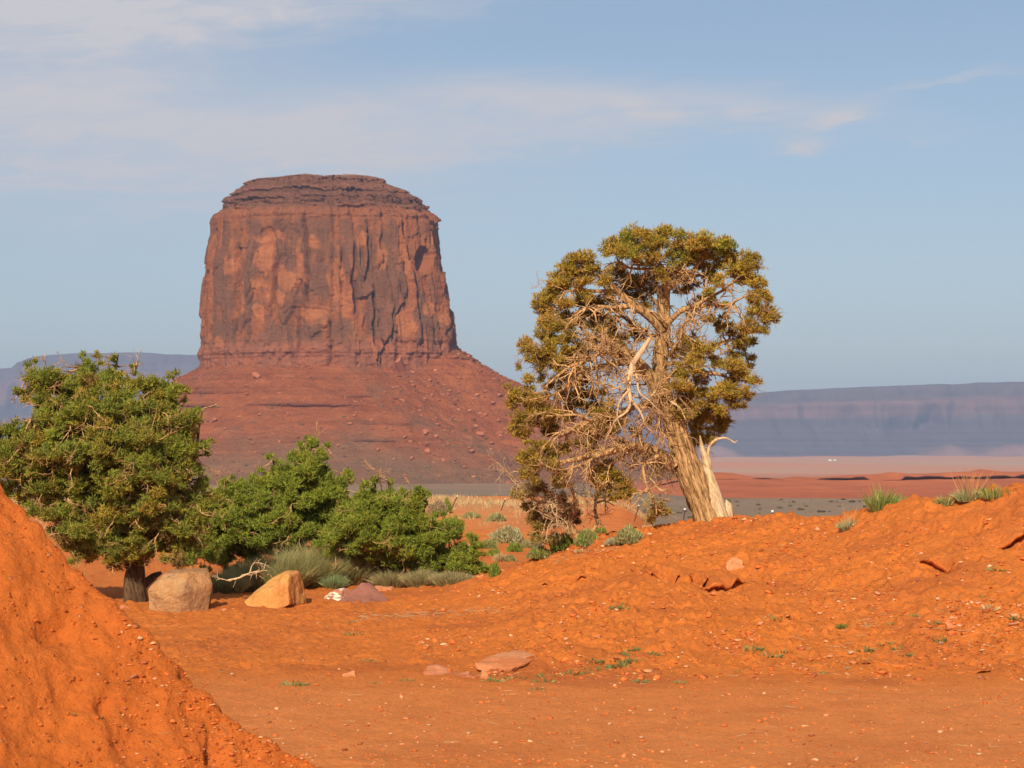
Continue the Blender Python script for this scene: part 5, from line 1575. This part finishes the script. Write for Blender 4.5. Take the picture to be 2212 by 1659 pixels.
    for i, (x, y, s, m, lab) in enumerate(S):
        k = (m, i % 3)
        if k not in var:
            var[k] = rock_mesh('stone', 500 + i, M[m], 2, .10, .7, .55)
        sz = s * .414 / F * G[i, 1] * 1.15
        o = link('stone', var[k], label=lab, cat='stone', group='stones on the bank', loc=G[i] + np.array([0, 0, sz * .22]))
        flat = .6 if 'flat' in lab else .95
        o.scale = (sz * 1.1, sz, sz * flat); o.rotation_euler = (r.uniform(-.2, .2), r.uniform(-.2, .2), r.uniform(0, 6.28))
    # yellow chips and stones on the loose bank at the left
    Lm = [(160, 1545, 10, 'YEL', 'yellowish chip of stone on the steep bank near the left edge'), (220, 1552, 8, 'YEL', 'second yellowish chip on the steep bank, right of the brighter one'), (745, 1622, 12, 'RED', 'pinkish stone on the flat beside the steep bank'), (290, 1466, 14, 'RED', 'flat pink stone halfway up the steep bank')]
    uv = np.array([(a, b) for a, b, *_ in Lm], float); G = ground_at(uv[:, 0], uv[:, 1])
    for i, (x, y, s, m, lab) in enumerate(Lm):
        me = rock_mesh('stone', 700 + i, M[m], 2, .10, .7, .7)
        sz = s / F * G[i, 1] * 1.2
        o = link('stone', me, label=lab, cat='stone', group='stones on the steep bank', loc=G[i] + np.array([0, 0, sz * .25])); o.scale = (sz * 1.3, sz, sz * .8); o.rotation_euler = (.3, .2, i)


boulders()


def pebbles():
    r = np.random.default_rng(77)
    def scatter(name, n, uv, smin, sig, smax, cols, lab, flatz=.65):
        u, v = uv(n)
        G = ground_at(u, v)
        ok = (G[:, 1] < 70)
        G = G[ok]; n = len(G)
        s = np.clip(smin * r.lognormal(0, sig, n), smin * .5, smax)
        sc = s[:, None] * np.stack([r.uniform(.8, 1.5, n), r.uniform(.8, 1.2, n), r.uniform(.4, .9, n) * flatz / .65], 1)
        cols = np.array(cols)
        C = cols[np.minimum((r.random(n) ** 1.3 * len(cols)).astype(int), len(cols) - 1)] * r.uniform(.75, 1.25, (n, 1))
        P = G + np.stack([0 * s, 0 * s, s * .12], 1)
        V, Fc, C = merge_copies([a for a, b in LOWROCK], [b for a, b in LOWROCK], r.integers(0, len(LOWROCK), n), P, sc, r.uniform(0, 6.28, n), C)
        link(name, mesh(name, V, Fc, M_VROCK, False, C), label=lab, cat='pebbles', kind='stuff')
    clod = [(.52, .135, .034), (.56, .15, .036), (.47, .115, .032), (.50, .17, .06), (.54, .23, .11), (.36, .10, .04), (.58, .33, .18)]
    # stony stretches of the bank, patchy
    def uv_bank(n):
        u = r.uniform(900, 2330, n * 3); v = 1120 + 350 * r.random(n * 3)
        k = r.random(n * 3) < .12 + .88 * sst(-.05, .35, fbm(u / 130., v / 60., 4, 3))
        return u[k][:n], v[k][:n]
    scatter('bank_pebbles', 4600, uv_bank, .040, .6, .16, clod, 'small stones and clods strewn over the right bank')
    def uv_flat(n):
        u = r.uniform(250, 2400, n); v = 1290 + 400 * r.random(n) ** .8
        return u, v
    scatter('flat_pebbles', 4200, uv_flat, .026, .55, .085, clod, 'fine grit and chips on the sandy flat')
    def uv_mound(n):
        k = r.random(n)
        t = r.random(n)
        u = 690 * t - 60 * r.random(n); sv = np.interp(u, SIL[:, 0], SIL[:, 1])
        v = sv + 4 + (1690 - sv) * r.random(n) ** 1.4
        return u, v
    scatter('mound_clods', 1800, uv_mound, .016, .6, .06, [(.44, .110, .020), (.34, .08, .016), (.48, .125, .024)], 'crumbling clods on the steep bank at the left', .8)


pebbles()


# ------------------------------------------------------------------ brush, grass, litter
def blades(c, d, L, wd, col, r, bend=.4):
    """thin curved blades from c along d"""
    n = len(c)
    ref = r.normal(0, 1, (n, 3)); s = np.cross(d, ref); s /= np.linalg.norm(s, axis=1)[:, None] + 1e-9
    L = np.asarray(L)[:, None]; wd = np.asarray(wd)[:, None]
    side = r.normal(0, 1, (n, 3)); side[:, 2] = -abs(side[:, 2]) * .6
    m_ = c + d * L * .55 + side * L * bend * .08
    t = c + d * L * .97 + side * L * bend * .35
    V = np.stack([c - s * wd * .5, c + s * wd * .5, m_ + s * wd * .4, m_ - s * wd * .4, t], 1).reshape(-1, 3)
    i = np.arange(n)[:, None] * 5
    Fc = np.concatenate([i + np.array([[0, 1, 2]]), i + np.array([[0, 2, 3]]), i + np.array([[3, 2, 4]])], 0)
    return V, Fc, np.repeat(col, 5, 0)


def tuft_mesh(name, w, h, n, cols, seed, spread=.55, stalks=None, bw=.018, lean=(0, 0)):
    """grass or brush clump of width w and height h metres, base at the origin"""
    r = np.random.default_rng(seed)
    a = r.uniform(0, 6.283, n); q = np.sqrt(r.random(n))
    c = np.stack([np.cos(a) * q * w * .33, np.sin(a) * q * w * .30, np.full(n, -.03)], 1)
    d = np.stack([np.cos(a) * q * spread + lean[0] + r.normal(0, .18, n), np.sin(a) * q * spread + lean[1] + r.normal(0, .18, n), np.ones(n)], 1); d /= np.linalg.norm(d, axis=1)[:, None]
    L = h * (1.05 - .35 * q) * r.uniform(.55, 1.1, n)
    cols = np.array(cols); C = cols[r.integers(0, len(cols), n)] * r.uniform(.7, 1.3, (n, 1))
    V, Fc, CC = blades(c, d, L, bw * r.uniform(.7, 1.3, n), C, r)
    if stalks:
        m_, hh, sc = stalks
        a = r.uniform(0, 6.283, m_); q = np.sqrt(r.random(m_))
        c = np.stack([np.cos(a) * q * w * .25, np.sin(a) * q * w * .25, np.zeros(m_)], 1)
        d = np.stack([np.cos(a) * q * .55 + r.normal(0, .1, m_), np.sin(a) * q * .5, np.ones(m_)], 1); d /= np.linalg.norm(d, axis=1)[:, None]
        v2, f2, c2 = blades(c, d, hh * r.uniform(.7, 1.1, m_), np.full(m_, bw * .8), np.array(sc)[None] * r.uniform(.8, 1.2, (m_, 1)), r, .2)
        Fc = np.vstack([Fc, f2 + len(V)]); V = np.vstack([V, v2]); CC = np.vstack([CC, c2])
    return mesh(name, V, Fc, M_GRASS, False, CC)


def shrub_mesh(name, w, h, n, cols, seed, leaf=.09):
    """twiggy rounded shrub: stems with leaf tufts through its volume"""
    r = np.random.default_rng(seed)
    q = r.normal(0, 1, (n, 3)); q /= np.linalg.norm(q, axis=1)[:, None]; q[:, 2] = abs(q[:, 2])
    k = r.uniform(.3, 1.0, n) ** .5
    lump = 1 + .28 * n3(q * 2.2 + seed, seed)
    p = q * (k * lump)[:, None] * np.array([w * .5, w * .45, h * .95]) + np.array([0, 0, .02])
    d = q * .7 + np.array([0, 0, .7]) + r.normal(0, .4, (n, 3)); d /= np.linalg.norm(d, axis=1)[:, None]
    cols = np.array(cols); C = cols[r.integers(0, len(cols), n)] * r.uniform(.7, 1.3, (n, 1))
    V, Fc, CC = tufts(p, d, leaf * r.uniform(.7, 1.4, n), leaf * .33 * r.uniform(.7, 1.3, n), C, r)
    m_ = n // 12
    j = r.integers(0, n, m_)
    c = np.zeros((m_, 3)) + r.normal(0, w * .05, (m_, 3)) * np.array([1, 1, 0]); dd = p[j] - c; L = np.linalg.norm(dd, axis=1)
    v2, f2, c2 = blades(c, dd / (L[:, None] + 1e-6), L, np.full(m_, .02), np.array([[.20, .14, .085]]) * r.uniform(.7, 1.3, (m_, 1)), r, .3)
    return mesh(name, np.vstack([V, v2]), np.vstack([Fc, f2 + len(V)]), M_GRASS, False, np.vstack([CC, c2]))


SAGE = [(.38, .35, .15), (.33, .31, .13), (.44, .39, .18), (.29, .285, .11)]
PALE = [(.46, .42, .25), (.40, .38, .22), (.50, .45, .27)]
DRY = [(.58, .42, .20), (.50, .36, .17), (.64, .48, .26), (.46, .32, .15)]
FRESH = [(.22, .28, .04), (.27, .30, .05), (.18, .23, .04)]
BROWNISH = [(.36, .27, .16), (.30, .22, .13), (.42, .32, .19)]


def brush_plants():
    def put(name, me, u, v, label, cat, group, ymin=20.):
        g = ground_at([u], [v], ymin)[0]
        return link(name, me, label=label, cat=cat, group=group, loc=g - np.array([0, 0, .02]))
    px = lambda u, v: float(ground_at([u], [v])[0][1]) / F
    # grey-green rabbitbrush behind the boulders
    sg = [((230, 1165), 250, 130, 'low grey green brush between the tan boulder and the yellow one', SAGE), ((430, 1150), 270, 180, 'grey green brush behind the point of the yellow boulder', SAGE), ((640, 1130), 300, 215, 'tall grey green brush right behind the yellow boulder', SAGE), ((850, 1120), 330, 235, 'tallest grey green brush between the yellow boulder and the lichened rock', SAGE),
          ((1050, 1110), 330, 225, 'round grey green brush behind the lichened rock', SAGE), ((1210, 1110), 250, 200, 'grey green brush behind the maroon slab', SAGE), ((1400, 1120), 260, 110, 'low grey brush right of the pinkish block', SAGE + BROWNISH), ((1600, 1115), 260, 100, 'low brownish brush under the spired juniper', SAGE + BROWNISH),
          ((1800, 1100), 300, 80, 'thin low brush where the bank begins', BROWNISH + SAGE), ((985, 1135), 110, 95, 'pale fresh green sprig in front of the brush by the lichened rock', [(.30, .36, .17), (.26, .33, .15)]), ((320, 1040), 160, 70, 'bright green low plant behind the tan boulder', FRESH)]
    for i, (f, w, h, lab, cols) in enumerate(sg):
        u, v = Z6(*f); k = px(u, v) * .3125
        me = tuft_mesh('brush', w * k * 1.3, h * k * 1.5, int(1800 + w * h / 10), cols, 200 + i, .8, (60, h * k * 1.15, (.34, .30, .18)), .015)
        put('sage_brush', me, u, v, lab, 'brush', 'brush behind the boulders')
    # shrubs of the open ground behind
    sh = [((290, 745), 150, 115, BROWNISH, 'grey brown dry bush just right of the spired juniper'), ((372, 735), 70, 105, FRESH, 'small upright green bush left of the leftmost fence post'), ((560, 775), 160, 45, SAGE, 'flat grey bush right of the leftmost fence post'), ((760, 800), 160, 65, SAGE, 'rounded grey bush under the second fence post'),
          ((850, 970), 270, 125, PALE + SAGE, 'wide pale sage clump left of the twisted scrub juniper'), ((700, 1015), 125, 70, FRESH + SAGE, 'dark green round bush left of the wide pale sage'), ((742, 1075), 105, 52, FRESH, 'small green bush below the dark green round one'), ((860, 1115), 130, 45, SAGE, 'low grey bush near the foot of the bank'),
          ((905, 1040), 125, 75, FRESH, 'green bush in front of the wide pale sage'), ((1010, 1010), 110, 65, SAGE, 'grey green bush between pale sage and scrub juniper'), ((1100, 1085), 190, 75, FRESH + SAGE, 'spreading green bush under the scrub juniper foliage'), ((1270, 1025), 200, 145, FRESH, 'bright green bush right behind the scrub juniper trunk'),
          ((1480, 990), 200, 130, FRESH + SAGE, 'green bush behind the thin stem of the scrub juniper'), ((1590, 895), 95, 45, FRESH, 'small bright green plant in the open sand'), ((1810, 965), 230, 115, SAGE, 'rounded olive sage bush beside the bank crest'), ((1700, 975), 170, 40, PALE, 'low pale grass clump on the crest left of the sage bush'),
          ((1985, 700), 130, 125, SAGE + FRESH, 'far dark green bush behind the hanging spray'), ((752, 1235), 90, 95, FRESH, 'small green plant on the edge where the bank starts'), ((1080, 1010), 120, 60, BROWNISH, 'brown dry brush under the scrub juniper'), ((520, 1020), 90, 60, DRY, 'dry straw clump beside the young juniper'), ((800, 1120), 120, 90, DRY, 'tall dry straw clump near the bank edge')]
    for i, (f, w, h, cols, lab) in enumerate(sh):
        u, v = Z8(*f); k = px(u, v) * .2734
        if cols is DRY:
            me = tuft_mesh('shrub', w * k, h * k * 1.2, 420, cols, 300 + i, .7, None, .022)
        else:
            me = shrub_mesh('shrub', w * k, h * k, int(500 + w * h / 9), cols, 300 + i, min(.30, max(.10, 7.0 * px(u, v))))
        put('desert_shrub', me, u, v, lab, 'shrub', 'shrubs on the open sand')
    # tufts on the bank
    tf = [((1905, 1099), 74, 74, 320, [(.27, .32, .07), (.21, .27, .06), (.34, .32, .11)], None, 'tall green grass clump on the crest of the bank', (.25, 0), .9), ((2095, 1078), 74, 46, 420, [(.38, .40, .19), (.32, .35, .16), (.46, .43, .23)], (44, 82, (.52, .26, .11)), 'spiky grey green clump with tall orange stalks on the crest', (0, 0), 1.0),
          ((2042, 1088), 52, 36, 150, FRESH + SAGE, None, 'thin green grass left of the orange-stalked clump', (0, 0), .8), ((2150, 1071), 90, 44, 160, FRESH + SAGE, None, 'sparse green grass right of the orange-stalked clump', (0, 0), .8), ((1832, 1142), 42, 36, 300, [(.40, .39, .18), (.32, .32, .14), (.48, .42, .22)], (12, 70, (.50, .28, .14)), 'small round spiky clump below the dip of the crest', (0, 0), 1.0),
          ((1823, 1353), 38, 19, 260, [(.16, .21, .04), (.20, .23, .05)], None, 'small dark green tuft in the middle of the bank', (0, 0), 1.2), ((1262, 1188), 60, 16, 80, DRY, None, 'dry straw around the foot of the scrub juniper', (0, 0), 1.6), ((700, 1352), 26, 10, 60, DRY, None, 'wisp of dry straw on the sand in front of the maroon slab', (0, 0), 1.6), ((390, 1308), 70, 20, 120, DRY, None, 'dry straw at the foot of the tan boulder', (.3, 0), 1.6),
          ((2140, 1312), 40, 24, 60, DRY, None, 'pale dry twiggy tuft near the right edge of the bank', (0, 0), 1.5), ((1880, 1350), 40, 20, 50, DRY, None, 'pale dry twigs right of the dark green tuft', (0, 0), 1.5)]
    for i, ((u, v), w, h, n, cols, st, lab, lean, sp) in enumerate(tf):
        k = px(u, v)
        me = tuft_mesh('grass_tuft', w * k, h * k, n, cols, 400 + i, sp, (st[0], st[1] * k, st[2]) if st else None, .022, lean)
        put('grass_tuft', me, u, v + 1, lab, 'grass tuft', 'grass tufts on the bank')
    sp = [Z12(*q) for q in ((1175, 712), (1310, 700), (1610, 672), (1700, 668), (1750, 650), (1880, 628), (1965, 603), (1740, 602), (1970, 542), (2060, 562), (1880, 305), (415, 388), (1450, 718), (522, 728), (698, 712), (70, 737), (120, 735), (1470, 690), (490, 605), (410, 455), (1910, 600), (1990, 716), (1417, 762), (1890, 565))]
    sp += [Z13(*q) for q in ((90, 497), (185, 717), (105, 803), (275, 742), (910, 560), (875, 747), (1380, 717), (1530, 582), (1590, 742), (1650, 542), (205, 888), (1750, 577), (2205, 552), (1560, 712), (1350, 770), (1525, 685), (795, 714), (735, 832), (1160, 842), (1480, 690), (965, 728), (1775, 665), (410, 892), (120, 745), (2070, 300), (1990, 440))]
    vars_ = [tuft_mesh('sprig', .5, .14, 46, [(.22, .25, .08), (.17, .20, .06), (.28, .26, .10)], 450 + i, 1.6, None, .03) for i in range(5)]
    G = ground_at([a for a, b in sp], [b for a, b in sp])
    rr = random.Random(5)
    words = ORD
    bands = ((1395, 'among those up on the bank slope'), (1440, 'in the row just above the bank foot'), (1466, 'in the row along the bank foot'), (9999, 'among those out on the sandy flat'))
    band = [next(k for k, (lim, _) in enumerate(bands) if q[1] < lim) for q in sp]
    lab = {}
    for k in range(4):
        for q, i in enumerate(sorted([i for i in range(len(sp)) if band[i] == k], key=lambda i: sp[i][0])):
            lab[i] = ('leftmost tiny weed sprig ' if q == 0 else words[q] + ' tiny weed sprig from the left ') + bands[k][1]
    for i, g in enumerate(G):
        o = link('sprig', vars_[i % 5], label=lab[i], cat='weed', group='tiny weed sprigs on the sand', loc=g)
        s = rr.uniform(.6, 1.25); o.scale = (s, s, s); o.rotation_euler = (0, 0, rr.uniform(0, 6.28))


brush_plants()


def dry_grass():
    """straw belt on the open ground behind, straw wisps and twig litter on the sand"""
    r = np.random.default_rng(15)
    n = 5200
    y = 75 + 150 * r.random(n) ** .7; x = r.uniform(-.24, .16, n) * y
    k = r.random(n) < (.04 + .96 * sst(-.15, .35, fbm(x * .10, y * .03, 4, 35))) * (.22 + .78 * sst(115, 180, y))
    x, y = x[k], y[k]; n = len(x)
    c0 = np.stack([x, y, H0(x, y)[0]], 1)
    m_ = 7
    c = np.repeat(c0, m_, 0) + r.normal(0, .14, (n * m_, 3)) * np.array([1, 1, 0])
    d = r.normal(0, .5, (n * m_, 3)) + np.array([0, 0, 1]); d /= np.linalg.norm(d, axis=1)[:, None]
    C = np.array(DRY)[r.integers(0, 4, n * m_)] * r.uniform(.7, 1.25, (n * m_, 1))
    V, Fc, CC = blades(c, d, r.uniform(.2, .6, n * m_), np.full(n * m_, .035), C, r)
    link('dry_grass', mesh('dry_grass', V, Fc, M_GRASS, False, CC), label='pale dry grass on the open ground behind the trees', cat='grass', kind='stuff')
    # litter
    n = 610
    u = np.concatenate([r.uniform(300, 2300, 130), np.interp(r.random(260), [0, 1], [770, 1100]) + r.normal(0, 10, 260), r.uniform(1180, 1340, 110) + r.normal(0, 8, 110), r.uniform(1750, 2212, 110)])
    v = np.concatenate([r.uniform(1290, 1640, 130), np.zeros(260), np.zeros(110), r.uniform(1280, 1420, 110)])
    v[130:390] = 1338 - (u[130:390] - 770) * .06 + r.normal(0, 5, 260); v[390:500] = 1215 - (u[390:500] - 1180) * .22 + r.normal(0, 5, 110)
    G = ground_at(u, v)
    d = r.normal(0, 1, (n, 3)) * np.array([1, .6, .10]); d /= np.linalg.norm(d, axis=1)[:, None]
    C = np.array([(.62, .46, .27), (.55, .40, .22), (.48, .33, .18)])[r.integers(0, 3, n)]
    V, Fc, CC = blades(G + np.array([0, 0, .03]), d, r.uniform(.10, .34, n), r.uniform(.005, .011, n), C * .85, r, .25)
    link('straw', mesh('straw', V, Fc, M_GRASS, False, CC), label='straw and twig litter lying on the red sand', cat='straw', kind='stuff')


dry_grass()


def fence_posts():
    dark = m_plain('rusty_steel', (.10, .055, .04), .7); white = m_plain('white_paint', (.75, .75, .72), .6)
    P = [(Z8(400, 718), Z8(455, 598), 'leaning steel fence post right of the spired juniper, leftmost of the row'), (Z8(798, 716), Z8(833, 620), 'leaning steel fence post behind the bare branches of the scrub juniper'), (Z8(1852, 802), Z8(1888, 672), 'steel fence post left of the hanging spray of the old tree'),
         ((1395 * .2969 + 1054.1, 1192 * .2969 + 777.6), (1433 * .2969 + 1054.1, 1080 * .2969 + 777.6), 'dark fence post just left of the old trunk'), ((2055 * .2969 + 1054.1, 1150 * .2969 + 777.6), (2070 * .2969 + 1054.1, 1094 * .2969 + 777.6), 'white-tipped fence post behind the crest right of the old trunk')]
    for i, (a, b, lab) in enumerate(P):
        if i == 4:
            top = at(b[0], b[1], 74.); g = at(a[0], a[1], 74.); g[2] = float(H0(g[0], g[1])[0])
        elif i == 3:
            g = at(a[0], a[1], 95.); g[2] = float(H0(g[0], g[1])[0]); top = at(b[0], b[1], 95.)
        else:
            g = ground_at([a[0]], [a[1]])[0]; top = at(b[0], b[1], g[1])
        root = thing('fence_post', g, lab, 'fence post', 'old wire fence posts across the open ground')
        d = top - g; L = np.linalg.norm(d); d = d / L
        s = np.cross(d, [0, 1, 0]); s /= np.linalg.norm(s); t = np.cross(d, s)
        def bar(nm, z0, z1, ws, wt, o, mat):
            v = []
            for z in (z0, z1):
                for ss, tt in ((-1, -1), (1, -1), (1, 1), (-1, 1)):
                    v.append(d * z + s * (ws * ss) + t * (wt * tt + o))
            f = np.array([[0, 3, 2, 1], [4, 5, 6, 7], [0, 1, 5, 4], [1, 2, 6, 5], [2, 3, 7, 6], [3, 0, 4, 7]])
            link(nm, mesh(nm, np.array(v), f, mat, False), root)
        bar('flange', -.2, L - .07, .032, .006, -.030, dark)
        bar('stem', -.2, L - .071, .007, .028, .006, dark)
        bar('cap', L - .07, L, .034, .022, -.01, white)
        for z in np.linspace(.2, .8, 4):
            bar('stud', L * z, L * z + .02, .02, .012, -.05, dark)


fence_posts()


def deadwood():
    r = np.random.default_rng(3)
    for nm, pts, conv, lab, th in (('fallen_branch', [(248, 1080), (330, 1062), (400, 1030), (470, 1016), (520, 1012)], Z6, 'pale fallen branch lying in the brush between the boulders', 2.2), ('fallen_log', [(1915, 905), (1960, 896), (2040, 888)], Z8, 'bleached log lying on the crest beside the old tree', 9)):
        uv = [conv(a, b) for a, b in pts]
        u0, v0 = uv[0]
        D = 55.5 if nm == 'fallen_branch' else 56.8
        p = np.array([at(a, b, D) for a, b in uv]); p[:, 2] = np.maximum(p[:, 2], H0(p[:, 0], p[:, 1])[0] + .05)
        base = p[0].copy()
        root = thing(nm, base, lab, 'branch' if nm == 'fallen_branch' else 'log')
        pp, rr = smooth_path(p, np.linspace(th, th * .5, len(p)) / F * D, .08)
        tb = Tubes(); tb.add(pp, rr, 8, .12, 4, 1.0); tb.build('stem', M_DEAD, root, base)
        tw = Tubes()
        for i in range(7):
            dead_twig(tw, pp[r.integers(1, len(pp))], r.normal(0, 1, 3) + np.array([0, -.3, .1]), r.uniform(.3, .8), .02, r, 1)
        tw.build('twigs', M_DEAD, root, base, kind='stuff')


deadwood()


def houses():
    wm = m_plain('white_wall', (.5, .5, .48)); rm = m_plain('pale_roof', (.42, .42, .42))
    for i, (u, v, w) in enumerate(((1793, 996.5, 7), (1803, 997, 5))):
        D = 4300.
        p = at(u, v, D); p[2] = float(H0(p[0], p[1])[0])
        root = thing('house', p, ('larger', 'smaller')[i] + ' of two tiny white houses far out on the pink plain', 'house', 'white houses on the pink plain')
        a = w / 2; b = 3.; h = 2.2
        v_ = np.array([(x, y, z) for z in (0, h) for x, y in ((-a, -b), (a, -b), (a, b), (-a, b))], float)
        f = np.array([[0, 3, 2, 1], [4, 5, 6, 7], [0, 1, 5, 4], [1, 2, 6, 5], [2, 3, 7, 6], [3, 0, 4, 7]])
        link('wall', mesh('wall', v_, f, wm, False), root)
        e = .3
        v_ = np.array([(-a - e, -b - e, h + .02), (a + e, -b - e, h + .02), (a + e, b + e, h + .02), (-a - e, b + e, h + .02), (-a - e, 0, h + 1.6), (a + e, 0, h + 1.6)])
        link('roof', mesh('roof', v_, np.array([[0, 1, 5, 4], [2, 3, 4, 5], [1, 2, 5, 5], [3, 0, 4, 4], [0, 3, 2, 1]])[:, :], rm, False) if False else mesh('roof', v_, np.array([[0, 1, 5], [0, 5, 4], [2, 3, 4], [2, 4, 5], [1, 2, 5], [3, 0, 4], [0, 3, 2], [0, 2, 1]]), rm, False), root)


houses()

# throw away the meshes used only as patterns
for _m in list(bpy.data.meshes):
    if _m.users == 0:
        bpy.data.meshes.remove(_m)
